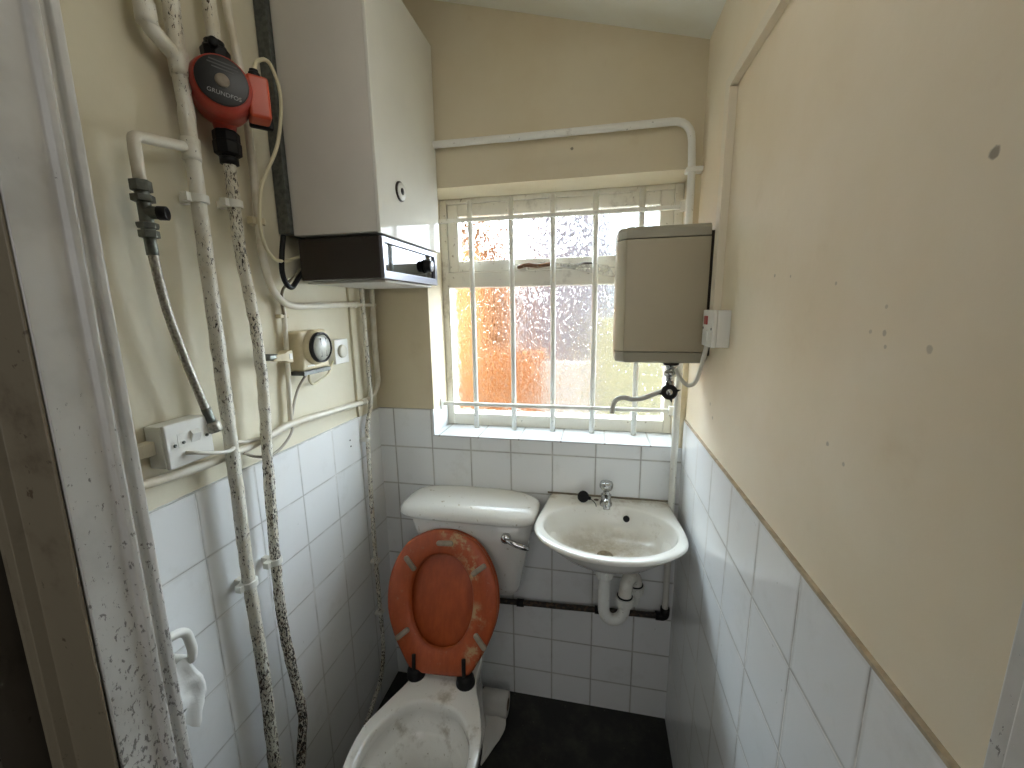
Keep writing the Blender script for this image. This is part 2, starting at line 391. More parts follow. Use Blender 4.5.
# door lining: left side post with beads, rebate and outer stop
def zpost(poly, z0, z1, lean=0.0):
    k = len(poly); rs = []
    for i in range(5):
        t = i/4; z = z0 + (z1-z0)*t
        rs.append([Vector((x, y + lean*(z-1.45), z)) for x, y in poly])
    return rs
poly = [(.268,-1.036),(.3005,-1.036),(.303,-1.039),(.303,-1.0455),(.2985,-1.048),(.2985,-1.053),(.3035,-1.055),(.3075,-1.0585),(.3065,-1.0645),(.301,-1.067),
        (.3000,-1.070),(.3000,-1.106),(.268,-1.1065)]
d1 = struct(mesh_obj('trim_1', MB().rings(zpost(poly, 0, 2.06, .012), False), M['frame'], bevel=.0012))
poly = [(.200,-1.107),(.2985,-1.1072),(.2975,-1.110),(.240,-1.110),(.236,-1.120),(.224,-1.120),(.220,-1.110),(.205,-1.110),(.200,-1.112)][::-1]
struct(mesh_obj('trim_2', MB().rings(zpost(poly, 0, 2.06, .016), False), M['jamb'], bevel=.001))
poly = [(1.125,-1.092),(1.094,-1.092),(1.090,-1.096),(1.090,-1.108),(1.085,-1.112),(1.085,-1.145),(1.125,-1.145)]
struct(mesh_obj('trim_3', MB().rings(zpost(poly[::-1], 0, 2.06), False), M['frame'], bevel=.0012))
struct(mesh_obj('trim_4', MB().box((.268,-1.12,2.03),(1.125,-1.036,2.065)), M['frame'], bevel=.002))

# ------------------------------------------------------------------ window
FY = .150
def frame_mb(x0, x1, z0, z1, tl, tr, tb, tt, y0, y1):
    m = MB(); m.box((x0,y0,z0),(x0+tl,y1,z1)); m.box((x1-tr,y0,z0),(x1,y1,z1))
    m.box((x0+tl,y0,z0),(x1-tr,y1,z0+tb)); m.box((x0+tl,y0,z1-tt),(x1-tr,y1,z1)); return m
win = struct(thing('window_1', (.66,.17,WZ0), 'white painted casement window with patterned glass above the basin', 'window'))
struct(mesh_obj('window_frame', frame_mb(WX0, WX1, WZ0, WZ1, .028, .028, .047, .018, FY, FY+.06), M['gloss'], win, bevel=.003))
struct(mesh_obj('transom', MB().box((WX0+.028,FY-.004,1.634),(WX1-.028,FY+.06,1.690)), M['gloss'], win, bevel=.003))
struct(mesh_obj('window_sash', frame_mb(.255, 1.064, 1.692, 1.937, .040, .045, .040, .044, FY+.004, FY+.045), M['gloss'], win, bevel=.003))
struct(mesh_obj('pane', MB().box((WX0+.026,FY+.006,1.133),(WX1-.026,FY+.010,1.636)), M['glass'], win))
struct(mesh_obj('pane', MB().box((.290,FY+.010,1.728),(1.022,FY+.014,1.897)), M['glass'], win))
# rotten casement stay on the sash rail
st = thing('casement_stay', (.66,.135,1.70), 'brown peeling casement stay on the middle rail of the window', 'window stay')
mb = MB().tube([(.528,.128,1.700),(.56,.124,1.707),(.60,.126,1.703),(.66,.128,1.709)], .0075, 8, 4, .5); mesh_obj('stay_arm', mb, dirty('peeling_brown_wood', (.16,.08,.04), (.6,.57,.5), .55, 60, 90, .6), st)
mb = MB().tube([(.685,.13,1.704),(.72,.126,1.699),(.77,.128,1.706),(.80,.13,1.704)], .004, 8, 4, .6); mesh_obj('stay_catch', mb, M['brown'], st)
mb = MB().box((.535,.130,1.688),(.56,.152,1.712)); mesh_obj('stay_bracket', mb, M['gloss'], st, bevel=.002)

# dusty cobweb hanging below the stay
def web_mat():
    m, nt, b = new_mat('dusty_cobweb'); nt.nodes.remove(b); out = [n for n in nt.nodes if n.type == 'OUTPUT_MATERIAL'][0]
    d = nt.nodes.new('ShaderNodeBsdfDiffuse'); d.inputs['Color'].default_value = (.8,.78,.72,1); t = nt.nodes.new('ShaderNodeBsdfTransparent')
    mx = nt.nodes.new('ShaderNodeMixShader'); nt.links.new(ramp(nt, noise_(nt, geo(nt), 60, 5), .35, .7, .15, .6), mx.inputs[0]); nt.links.new(t.outputs[0], mx.inputs[1]); nt.links.new(d.outputs[0], mx.inputs[2]); nt.links.new(mx.outputs[0], out.inputs[0]); return m
wv = []; wf = []
for j in range(7):
    for i in range(13):
        u, v = i/12, j/6
        top = Vector((.60+.25*u, .128-.010*math.sin(PI*u), 1.716-.018*u)); bot = Vector((.66+.22*u, .122, 1.702-.050*u))
        p = top.lerp(bot, v); p.y += .003*math.sin(u*9+v*4); wv.append(p)
for j in range(6):
    for i in range(12): a = j*13+i; wf.append((a,a+1,a+14,a+13))
nv = len(wv); wv += [p + Vector((0,.0006,0)) for p in wv]; wf += [(d+nv,c+nv,b+nv,a+nv) for a,b,c,d in wf]
tag(mesh_obj('cobweb', MB().add(wv, wf, True), web_mat(), origin=(.72,.125,1.69)), 'pale dusty cobweb strung across the middle rail of the window', 'cobweb')

# window bars
gr = thing('window_grille', (.66,.115,WZ0), 'white painted security bars standing in front of the window', 'window bars')
for i, x in enumerate((.357,.509,.659,.806,.957)):
    mesh_obj('bar', MB().tube([(x,.115,WZ0),(x+.001,.115,1.5),(x-.002,.115,1.938)], .0095, 12, 0), M['bars'], gr)
for z in (1.187, 1.868):
    mesh_obj('rail', MB().box((WX0+.002,.0935,z-.0065),(WX1-.002,.1055,z+.0065)), M['bars'], gr, bevel=.001)
    mesh_obj('bracket', MB().box((WX0,.072,z-.018),(WX0+.005,.104,z+.024)).lathe((WX0+.005,.084,z+.012),(1,0,0),[(.007,0),(.006,.003),(0,.004)],12), M['bars'], gr, bevel=.001)
    mesh_obj('bracket', MB().box((WX1-.02,.088,z-.014),(WX1,.104,z+.018)), M['bars'], gr, bevel=.001)

# outside: neighbour walls and yard
M['brick2'] = plain('orange_brick_toned_for_glow', (.135,.056,.020), .9, spec=0, var=.2, vscale=12)  # orange brick copy, darkened against the strong glow falling on the wing
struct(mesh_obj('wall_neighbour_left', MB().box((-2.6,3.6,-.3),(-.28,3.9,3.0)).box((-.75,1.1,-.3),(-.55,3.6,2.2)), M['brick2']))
struct(mesh_obj('wall_yard', MB().box((-.28,2.6,-.3),(.30,2.75,1.12)), M['brick']))
struct(mesh_obj('wall_neighbour_back', MB().box((-.28,4.6,-.3),(.95,4.8,3.6)), M['lilac']))
struct(mesh_obj('wall_neighbour_right', MB().box((.80,4.0,-.3),(3.6,4.2,1.42)), M['render']))
struct(mesh_obj('wall_yard_pale', MB().box((.31,2.4,-.3),(.78,2.5,1.05)), plain('pale_pink_render', (.26,.225,.20), .9, spec=0)))
struct(mesh_obj('ground', MB().box((-4,.26,-.35),(5,9,-.3)), M['yard']))

# ------------------------------------------------------------------ boiler
bo = thing('boiler', (.15,-.2,1.633), 'tall white wall-hung boiler with brown control box, high on the left wall', 'boiler')
mesh_obj('gap_shade_plate', MB().box((-.004,-.415,1.752),(.030,-.03,2.40)), M['galv'], bo, bevel=.002)  # dark plate standing for the shadow gap between boiler and wall
mesh_obj('casing', MB().box((.030,-.402,1.748),(.272,-.004,2.374)), M['boiler'], bo, bevel=.003)
mesh_obj('front_panel', MB().box((.272,-.404,1.744),(.281,-.003,2.376)), M['boilerf'], bo, bevel=.002)
mesh_obj('control_box', MB().box((.032,-.392,1.634),(.268,-.030,1.742)), M['brown'], bo, bevel=.003)
mesh_obj('base_plate', MB().box((.01,-.34,1.628),(.25,-.02,1.634)), M['boiler'], bo, bevel=.001)
# silver surround with a framed opening
def surround(x0, x1, ya, yb, za, zb, ia, ib, ja, jb):
    m = MB()
    o = [(ya,za),(yb,za),(yb,zb),(ya,zb)]; n = [(ia,ja),(ib,ja),(ib,jb),(ia,jb)]
    vs = [(x1,*p) for p in o] + [(x1,*p) for p in n] + [(x0,*p) for p in o] + [(x0-.004,*p) for p in n]
    fs = []
    for i in range(4):
        j = (i+1) % 4; fs += [(i,j,4+j,4+i),(8+i,8+j,j,i),(4+i,4+j,12+j,12+i)]
    return m.add(vs, fs)
mesh_obj('control_trim', surround(.268,.277,-.392,-.028,1.634,1.740,-.380,-.046,1.655,1.725), M['silver'], bo, bevel=.0015)
mesh_obj('control_glass', MB().box((.266,-.384,1.652),(.270,-.042,1.728)), M['blackglass'], bo)
kn = mesh_obj('knob', MB().lathe((.270,-.110,1.690),(1,0,0),[(.021,0),(.021,.006),(.018,.009),(.0175,.020),(.017,.022),(0,.022)],28), M['black'], bo)
mesh_obj('knob_cap', MB().lathe((.292,-.110,1.690),(1,0,0),[(.0172,0),(.0165,.002),(0,.0025)],24), M['silver'], kn)
bd = mesh_obj('badge', MB().lathe((.281,-.283,1.871),(1,0,0),[(.026,0),(.026,.003),(.019,.0035),(0,.0035)],32), M['brown'], bo)
mesh_obj('badge_centre', MB().lathe((.2845,-.281,1.871),(1,0,0),[(.0225,0),(.0225,.002),(.010,.003),(0,.003)],32), M['white'], bd)
mesh_obj('badge_hole', MB().lathe((.2872,-.281,1.871),(1,0,0),[(.0095,0),(.009,.001),(0,.001)],20), M['black'], bd)

# ------------------------------------------------------------------ pipes on the left wall
def clip(parent, x, y, z, r, mat, name='pipe_clip'):
    m = MB(); m.box((-.004,y-.007,z-.008),(x,y+.007,z+.008))
    m.lathe((x,y,z-.008),(0,0,1),[(r+.0005,0),(r+.005,.0005),(r+.005,.0155),(r+.0005,.016)],20)
    m.box((x-.012,y-r-.014,z-.008),(x+.004,y-r-.001,z+.008))
    return mesh_obj(name, m, mat, parent, bevel=.001)
# 1: double pipe with offset branch, nearest the door
p1 = thing('heating_pipe', (.035,-.68,0), 'thick chipped white pipe nearest the door frame, forked at its top', 'pipe', None)
path = [(.035,-.664,2.52),(.035,-.668,2.1),(.035,-.668,1.93),(.035,-.670,1.68),(.036,-.674,1.43),(.036,-.677,1.18),(.035,-.681,1.00),(.035,-.681,.913),(.034,-.676,.70),(.034,-.678,.58),(.035,-.685,.40),(.035,-.69,.0)]
mesh_obj('pipe_run', MB().tube(fillet(path, .05), .0135, 16, 0, .16, 1), M['p1'], p1)
mesh_obj('pipe_fork', MB().tube(fillet([(.035,-.722,2.52),(.035,-.718,2.050),(.035,-.670,2.022),(.035,-.668,1.97)], .012), .0135, 16, 0, .16, 2), M['p1'], p1)
mesh_obj('pipe_joint', MB().tube([(.035,-.668,2.036),(.035,-.668,1.992)], .0165, 16, 4, .1, 3), M['p1'], p1)
mesh_obj('pipe_joint', MB().tube([(.035,-.7185,2.085),(.035,-.7185,2.050)], .0160, 16, 4, .1, 3), M['p1'], p1)
mesh_obj('pipe_tee', MB().tube([(.035,-.668,1.885),(.035,-.669,1.845)], .0160, 16, 4, .1, 4), M['p1'], p1)
clip(p1, .035,-.669,1.775,.0135,M['bars']); clip(p1, .034,-.680,.930,.0135,M['bars'])
# branch to the filling loop
br = thing('branch_pipe', (.035,-.775,1.78), 'short white elbow pipe running from the forked pipe to the grey valve', 'pipe')
mesh_obj('pipe_run', MB().tube(fillet([(.035,-.683,1.866),(.035,-.775,1.852),(.035,-.7755,1.776)], .012), .0095, 14, 0, .1, 5), M['p3'], br)
# 2: pipe carrying the pump
p2 = thing('heating_pipe', (.035,-.6,0), 'badly flaking white pipe rising to the red pump', 'pipe')
mesh_obj('pipe_run', MB().tube(fillet([(.035,-.581,2.52),(.035,-.581,2.085)], .02), .0125, 16, 0, .12, 6), M['p2'], p2)
path = [(.035,-.581,1.885),(.035,-.584,1.80),(.035,-.584,1.69),(.035,-.571,1.55),(.035,-.568,1.45),(.035,-.570,1.36),(.035,-.584,1.19),(.035,-.592,1.06),(.035,-.600,.92),(.035,-.602,.75),(.035,-.592,.62),(.035,-.579,.50),(.035,-.578,.43),(.035,-.600,.33),(.035,-.612,.27),(.035,-.62,0)]
mesh_obj('pipe_run', MB().tube(path, .0120, 16, 10, .22, 7), M['p2'], p2)
clip(p2, .035,-.584,1.785,.012,M['bars']); clip(p2, .034,-.600,.935,.012,M['bars'])
# pump
pu = thing('circulation_pump', (.035,-.582,1.885), 'red round circulation pump with black name plate on a white pipe', 'pump')
ax = Vector((.74,-.67,.02)).normalized(); c0 = Vector((.035,-.582,1.992))
mesh_obj('pump_housing', MB().lathe(c0 - ax*.018, ax, [(.025,-.012),(.040,-.008),(.050,.004),(.053,.018),(.054,.030),(.054,.058),(.0555,.062),(.0555,.076),(.052,.086),(.0475,.097),(.045,.0985)], 40), M['red'], pu)
mesh_obj('pump_neck', MB().lathe((.035,-.582,1.905),(0,0,1),[(.018,0),(.019,.02),(.022,.04),(.024,.085),(.022,.13),(.019,.155),(.018,.172)],24), M['red'], pu)
mesh_obj('pump_flange', MB().lathe((.035,-.582,1.906),(0,0,1),[(.020,0),(.0255,.003),(.0255,.022),(.019,.026)],8,False), M['black'], pu, bevel=.002)
for z, q in ((2.060,1),(1.886,1)):
    mb = MB().lathe((.035,-.582,z),(0,0,1),[(.015,-.012),(.0165,-.004),(.026,-.002),(.027,.022),(.022,.026),(.021,.032)],8, False)
    un_ = mesh_obj('union_nut', mb, M['black'], pu, bevel=.002)
    mb = MB().lathe((.035,-.582,z+(.030 if z > 2 else -.016)),(0,0,1),[(.0145,-.006),(.018,-.004),(.018,.008),(.0145,.010)],20); mesh_obj('olive', mb, M['black'], un_)
mesh_obj('shut_off_screw', MB().lathe((.05,-.60,2.083),(.74,-.67,0),[(.009,0),(.009,.012),(.007,.014),(0,.014)],16), M['black'], pu)
fc = c0 + ax*.0825
pl = mesh_obj('name_plate', MB().lathe(fc, ax, [(.0445,-.004),(.0437,.0005),(.042,.0012),(0,.0012)], 40), M['disc'], pu)
mesh_obj('centre_screw', MB().lathe(fc + ax*.0012, ax, [(.0125,0),(.0115,.003),(.004,.0032),(0,.002)], 20), M['buffer'], pu)
def text_on(s, size, c, ex, ey, parent, mat, name):
    cu = bpy.data.curves.new(name, 'FONT'); cu.body = s; cu.size = size; cu.align_x = 'CENTER'; cu.align_y = 'CENTER'; cu.extrude = .0002
    t = bpy.data.objects.new('tmp_text', cu); COL.objects.link(t)
    bpy.context.view_layer.update()
    me = bpy.data.meshes.new_from_object(t.evaluated_get(bpy.context.evaluated_depsgraph_get()))
    bpy.data.objects.remove(t)
    ex = Vector(ex).normalized(); ey = Vector(ey).normalized(); ez = ex.cross(ey)
    o0 = Vector(parent['_w']); c = Vector(c)
    for v in me.vertices: v.co = c + ex*v.co.x + ey*v.co.y + ez*v.co.z - o0
    me.materials.clear(); me.materials.append(mat); o = bpy.data.objects.new(name, me); COL.objects.link(o); o.parent = parent; ALL.append(o); return o
h = Vector((0,0,1)); ex = h.cross(ax).normalized(); ey = ax.cross(ex)
# the plate is turned a little clockwise
a_ = -math.radians(8); ex2 = ex*math.cos(a_) + ey*math.sin(a_); ey2 = ey*math.cos(a_) - ex*math.sin(a_)
text_on('GRUNDFOS', .0105, fc + ax*.0016 - ey2*.024 + ex2*.004, ex2, ey2, pl, M['label'], 'lettering')
for k, (dy, ln) in enumerate(((.031,.045),(.025,.05),(.019,.035))):
    q = fc + ax*.0014 + ey2*dy
    vs = [q - ex2*ln/2, q + ex2*ln/2, q + ex2*ln/2 + ey2*.0022, q - ex2*ln/2 + ey2*.0022]
    mesh_obj('printed_line', MB().prism([tuple(v) for v in vs], tuple(ax*.0002), False), plain('dim_print', (.09,.09,.09), .5), pl)
# terminal box at the side of the pump
B = Matrix.Translation(c0 + ax*.045 + ex*.062 - Vector((0,0,.004))) @ Matrix((ex, ax*-1, h)).transposed().to_4x4()
tb_ = mesh_obj('terminal_box', MB().box((-.020,-.026,-.042),(.020,.020,.038)).xform(B), M['redbox'], pu, bevel=.006, seg=3)
mesh_obj('terminal_back', MB().box((-.018,.020,-.044),(.028,.036,.038)).xform(B), M['black'], pu, bevel=.004)
gt = B @ Vector((-.002,0,.038))
mesh_obj('cable_gland', MB().lathe(gt, (0,0,1), [(.011,0),(.011,.012),(.0085,.014),(.0085,.019),(0,.019)], 12, False), M['black'], tb_, bevel=.001)
# pump cable, looping to the boiler
pc = MB().tube([gt + Vector((0,0,.014)), (gt + Vector((0,0,.024))).lerp(Vector((.06,-.487,2.118)), .5), (.055,-.456,2.124),(.055,-.434,2.097),(.055,-.428,2.057),(.055,-.440,1.995),(.055,-.463,1.934),(.055,-.520,1.840),(.055,-.539,1.76),(.053,-.531,1.706),(.045,-.495,1.680),(.038,-.455,1.678),(.030,-.415,1.688),(.026,-.375,1.700)], .0042, 10, 8)
tag(mesh_obj('pump_cable', pc, M['ycable']), 'thin yellowed cable looping from the red pump to the boiler', 'cable')
# 3: gas pipe, bending under the boiler
p3 = thing('gas_pipe', (.02,-.5,1.57), 'slim cream pipe that bends right beneath the boiler', 'pipe')
path = [(.020,-.530,2.52),(.020,-.520,2.21),(.020,-.505,2.08),(.020,-.502,1.90),(.020,-.505,1.70),(.020,-.497,1.640),(.020,-.480,1.600),(.020,-.445,1.573),(.020,-.395,1.566),(.020,-.28,1.570),(.020,-.130,1.573)]
mesh_obj('pipe_run', MB().tube(path, .0088, 14, 10, .06, 8), M['p3'], p3)
mesh_obj('pipe_run', MB().tube([(.020,-.130,1.573),(.020,-.006,1.572)], .0068, 14, 6), M['p3'], p3)
mesh_obj('pipe_joint', MB().tube([(.020,-.142,1.573),(.020,-.122,1.573)], .0105, 14, 3), M['p3'], p3)
clip(p3, .020,-.504,1.765,.0088,M['cream'])
# 4: horizontal conduit just above the tiles
h2 = thing('conduit_pipe', (.015,-.45,1.24), 'white horizontal pipe along the left wall just above the tiles', 'pipe')
path = [(.015,-1.02,1.262),(.015,-.86,1.247),(.015,-.74,1.238),(.015,-.625,1.238),(.015,-.55,1.245),(.015,-.475,1.254),(.015,-.30,1.246),(.015,-.118,1.235)]
mesh_obj('pipe_run', MB().tube(path, .0092, 14, 8, .05, 9), M['p3'], h2)
mesh_obj('pipe_end', MB().tube([(.015,-.135,1.236),(.015,-.108,1.235)], .0115, 14, 3), M['p3'], h2)
# narrow conduit between time switch and horizontal pipe
nc = thing('conduit_pipe', (.01,-.455,1.25), 'narrow upright cream conduit left of the round time switch', 'pipe')
mesh_obj('pipe_run', MB().tube([(.010,-.447,1.60),(.010,-.446,1.54),(.010,-.452,1.43),(.010,-.466,1.256)], .0065, 12, 6, .05, 3), M['p3'], nc)
mesh_obj('pipe_clip', MB().box((-.004,-.462,1.536),(.014,-.432,1.546)), M['cream'], nc, bevel=.002)
# 5: vertical pipes in the corner
p4 = thing('riser_pipe', (.02,-.1,.0), 'thin white riser pipe running down the left wall by the corner', 'pipe')
path = [(.024,-.091,1.632),(.024,-.088,1.45),(.024,-.087,1.30),(.022,-.088,1.22),(.020,-.118,1.14),(.020,-.122,1.06),(.020,-.130,.85),(.020,-.133,.66),(.020,-.131,.42),(.020,-.130,.29),(.020,-.140,.20),(.020,-.170,.135),(.022,-.235,.095),(.024,-.31,.062),(.024,-.50,.03)]
mesh_obj('pipe_run', MB().tube(path, .0078, 12, 10, .15, 4), flaky('stained_white_pipe_paint', .60, .535, col=(.76,.74,.66)), p4)
for z in (1.10,.62,.40): mesh_obj('pipe_clip', MB().box((-.0,-.140,z-.006),(.030,-.116,z+.006)), M['bars'], p4, bevel=.002)
p5 = thing('riser_pipe', (.025,-.03,1.24), 'cream pipe in the room corner that bends behind the riser pipe', 'pipe')
mesh_obj('pipe_run', MB().tube(fillet([(.020,-.020,1.634),(.020,-.024,1.45),(.020,-.022,1.285),(.020,-.055,1.252),(.016,-.095,1.238)], .03), .0098, 14, 0, .06, 5), M['p3'], p5)
bdw = tag(mesh_obj('pipe_boxing', MB().box((-.006,-.134,1.184),(.003,-.045,1.640)), M['wall'], bevel=.001), 'flat cream board on the wall behind the corner pipes', 'boxing board')

# filling loop: valve and braided hose
va = thing('filling_valve', (.035,-.775,1.68), 'tarnished grey stop valve with black cap at the top of the braided hose', 'valve')
mb = MB().tube([(.035,-.7755,1.780),(.035,-.775,1.69)], .0105, 14, 4)
mb.lathe((.035,-.7755,1.762),(0,0,1),[(.0105,0),(.016,0),(.016,.018),(.0105,.018)],6,False); mb.lathe((.035,-.7755,1.744),(0,0,1),[(.0105,0),(.0175,.001),(.0175,.012),(.0105,.013)],6,False)
mb.lathe((.035,-.775,1.700),(0,0,1),[(.0105,0),(.015,0),(.0165,.005),(.0165,.010),(.0105,.011)],6,False); mb.lathe((.035,-.775,1.684),(0,0,1),[(.0105,0),(.0155,.001),(.0155,.013),(.0105,.014)],6,False)
mb.tube([(.035,-.775,1.728),(.055,-.766,1.727)], .011, 12, 3)
vb = mesh_obj('valve_body', mb, M['brass'], va, bevel=.0008)
mesh_obj('valve_cap', MB().lathe((.050,-.768,1.727),(.85,.45,0),[(.009,0),(.012,.003),(.012,.016),(.010,.017),(.0095,.012),(0,.011)],18), M['black'], va)
hs = thing('braided_hose', (.035,-.74,1.30), 'braided steel hose hanging from the grey valve over the socket box', 'hose')
mesh_obj('hose_run', MB().tube([(.035,-.775,1.672),(.036,-.773,1.62),(.037,-.766,1.55),(.038,-.753,1.48),(.040,-.738,1.41),(.042,-.725,1.352)], .0078, 12, 8), M['braid'], hs)
mesh_obj('hose_ferrule', MB().tube([(.035,-.7752,1.690),(.035,-.7748,1.655)], .0092, 12, 3), M['brass'], hs)
mesh_obj('hose_ferrule', MB().tube([(.0415,-.7265,1.362),(.044,-.7195,1.328)], .0088, 12, 3), M['brass'], hs)
mesh_obj('hose_nut', MB().lathe((.044,-.7195,1.332),(.06,.20,-1),[(.010,0),(.0125,.004),(.0135,.020),(.0125,.022),(.009,.022),(.008,.012),(0,.012)],14), M['braid'], hs)

# stop valve in the narrow conduit
sv = thing('isolating_valve', (.03,-.5,1.43), 'small cream square-headed valve between flaking pipe and time switch', 'valve')
mesh_obj('valve_stub', MB().tube([(.036,-.555,1.4445),(.034,-.515,1.441)], .0085, 12, 3), M['brass'], sv)
mesh_obj('valve_body', MB().rings([[ (.034+a*w, y, 1.439+b*hh) for a, b in ((-1,-1),(1,-1),(1,1),(-1,1))] for y, w, hh in ((-.532,.006,.006),(-.522,.009,.008),(-.497,.012,.010),(-.490,.014,.015),(-.474,.014,.016))], False), M['cream'], sv, bevel=.002)
mesh_obj('valve_slot', MB().box((.0478,-.488,1.432),(.0495,-.478,1.447)), M['white'], sv, bevel=.0008)

# time switch with a round clock dial
ts = thing('time_switch', (.0,-.37,1.385), 'cream boxed central heating time switch with a round glass clock dial', 'time switch')
mesh_obj('housing', MB().box((-.004,-.433,1.391),(.040,-.316,1.501)), M['cream'], ts, bevel=.010, seg=4)
mesh_obj('base_strip', MB().box((-.004,-.428,1.379),(.038,-.314,1.390)), M['galv'], ts, bevel=.001)
mesh_obj('dial_ring', MB().lathe((.036,-.378,1.453),(1,.0,.0),[(.050,0),(.047,.012),(.044,.018)],40), M['cream'], ts)
dl = mesh_obj('dial_bezel', MB().lathe((.052,-.377,1.453),(1,0,0),[(.0425,0),(.0425,.012),(.040,.014),(.038,.013),(.037,.008),(0,.008)],40), M['black'], ts)
mesh_obj('dial_glass', MB().lathe((.0605,-.377,1.453),(1,0,0),[(.0375,0),(.034,.004),(.024,.008),(0,.010)],40), plain('cloudy_dial_glass', (.42,.42,.36), .3, .0, coat=.3, var=.3, vscale=60), dl)
for dy in (-.011,.010): mesh_obj('dial_mark', MB().box((.0672,-.377+dy-.0007,1.427),(.0694,-.377+dy+.0007,1.479)), M['black'], dl)
mesh_obj('name_strip', MB().box((.040,-.415,1.402),(.0406,-.385,1.406)), M['white'], ts)
# room thermostat
th = thing('thermostat', (0,-.21,1.385), 'small square white thermostat with round knob beside the time switch', 'thermostat')
mesh_obj('housing', MB().box((-.004,-.266,1.388),(.024,-.196,1.464)), M['white'], th, bevel=.002)
mesh_obj('thermostat_dial', MB().lathe((.024,-.232,1.427),(1,0,0),[(.021,0),(.020,.007),(.017,.009),(0,.009)],28), plain('greyed_plastic', (.62,.60,.52), .4), th)
# their wiring
w1 = MB().tube([(.028,-.402,1.386),(.014,-.432,1.34),(.012,-.462,1.27),(.020,-.478,1.235),(.022,-.52,1.207),(.022,-.56,1.198),(.020,-.60,1.21),(.022,-.635,1.232)], .0034, 8, 8)
tag(mesh_obj('switch_cable', w1, plain('grey_cable', (.36,.33,.27), .5)), 'grey cable dropping from the time switch and looping under the pipe', 'cable')
w2 = MB().tube([(.028,-.396,1.384),(.02,-.388,1.360),(.014,-.366,1.345),(.012,-.33,1.352),(.012,-.292,1.364),(.012,-.276,1.385),(.016,-.268,1.400)], .0036, 8, 8)
tag(mesh_obj('thermostat_wire', w2, M['ycable']), 'thin pale wire looped between time switch and thermostat', 'cable')
w3 = MB().tube([(.022,-.375,1.672),(.026,-.41,1.645),(.02,-.448,1.612),(.014,-.452,1.585),(.014,-.450,1.545)], .0035, 8, 8)
tag(mesh_obj('boiler_cable', w3, plain('olive_cable', (.20,.17,.11), .5)), 'thin dark olive cable dropping from the boiler into the conduit', 'cable')
w4 = MB().tube([(.03,-.44,1.742),(.035,-.457,1.70),(.04,-.470,1.655),(.042,-.465,1.626),(.040,-.445,1.614),(.032,-.418,1.626),(.022,-.375,1.660)], .0065, 10, 8)
tag(mesh_obj('boiler_hose', w4, M['black']), 'black hose curling from under the back of the boiler', 'hose')

# fused socket box near the door
fs_ = thing('fused_outlet', (0,-.77,1.26), 'white surface socket box with rocker switch, nearest the door frame', 'socket')
mesh_obj('back_box', MB().box((-.004,-.814,1.264),(.033,-.722,1.346)), M['white'], fs_, bevel=.002)
fp = mesh_obj('face_plate', MB().box((.033,-.814,1.262),(.042,-.721,1.348)), M['white'], fs_, bevel=.003)
mesh_obj('rocker', MB().prism([(.042,-.766,1.302),(.049,-.766,1.320),(.043,-.766,1.327),(.041,-.766,1.327),(.041,-.766,1.302)], (0,.018,0), False), M['white'], fp, bevel=.001)
mesh_obj('fuse_holder', MB().box((.042,-.792,1.299),(.0425,-.770,1.327)), M['white'], fp, bevel=.0005)
for y, z in ((-.799,1.306),(-.782,1.308),(-.734,1.308)): mesh_obj('screw', MB().lathe((.0432,y,z),(1,0,0),[(.0032,0),(.0032,.0012),(0,.0012)],10), M['galv'], fp)
oc = MB().tube([(.042,-.780,1.286),(.053,-.772,1.284),(.060,-.74,1.272),(.055,-.700,1.262),(.040,-.672,1.262),(.020,-.650,1.262),(.018,-.62,1.255),(.022,-.58,1.250)], .0042, 10, 8)
tag(mesh_obj('outlet_flex', oc, M['cable']), 'white flex running from the socket box across the two flaking pipes', 'cable')
tag(mesh_obj('socket_duct', MB().box((-.004,-1.0,1.292),(.016,-.812,1.318)), M['wall'], bevel=.002), 'cream ducting entering the door side of the socket box', 'ducting')

# ------------------------------------------------------------------ back wall pipe, riser and copper
bp_ = thing('water_pipe', (1.06,-.02,.49), 'white pipe crossing above the window and dropping down the right corner', 'pipe')
path = fillet([(.10,-.018,2.083),(.6,-.018,2.079),(1.070,-.018,2.079),(1.079,-.020,1.95),(1.076,-.026,1.12),(1.076,-.030,.490)], .055)
mesh_obj('pipe_run', MB().tube(path, .0108, 16, 0, .06, 6), M['bars'], bp_)
mesh_obj('pipe_clip', MB().box((1.062,-.034,1.936),(1.108,-.0,1.950)), M['bars'], bp_, bevel=.002)
cp = thing('water_pipe', (.8,-.03,.46), 'blackened copper pipe running low along the back wall beneath the basin', 'pipe')
mesh_obj('pipe_run', MB().tube([(1.072,-.030,.466),(.86,-.030,.457),(.40,-.028,.436)], .0105, 14, 10, .12, 2), M['copper'], cp)
mesh_obj('elbow_joint', MB().tube(fillet([(1.076,-.030,.500),(1.076,-.030,.466),(1.045,-.030,.465)], .01), .0155, 14, 0, .1), M['black'], cp)
mesh_obj('pipe_joint', MB().tube([(.832,-.030,.456),(.862,-.030,.457)], .0145, 14, 3), M['black'], cp)
mesh_obj('pipe_joint', MB().tube([(.540,-.029,.442),(.566,-.029,.443)], .0145, 14, 3), M['black'], cp)

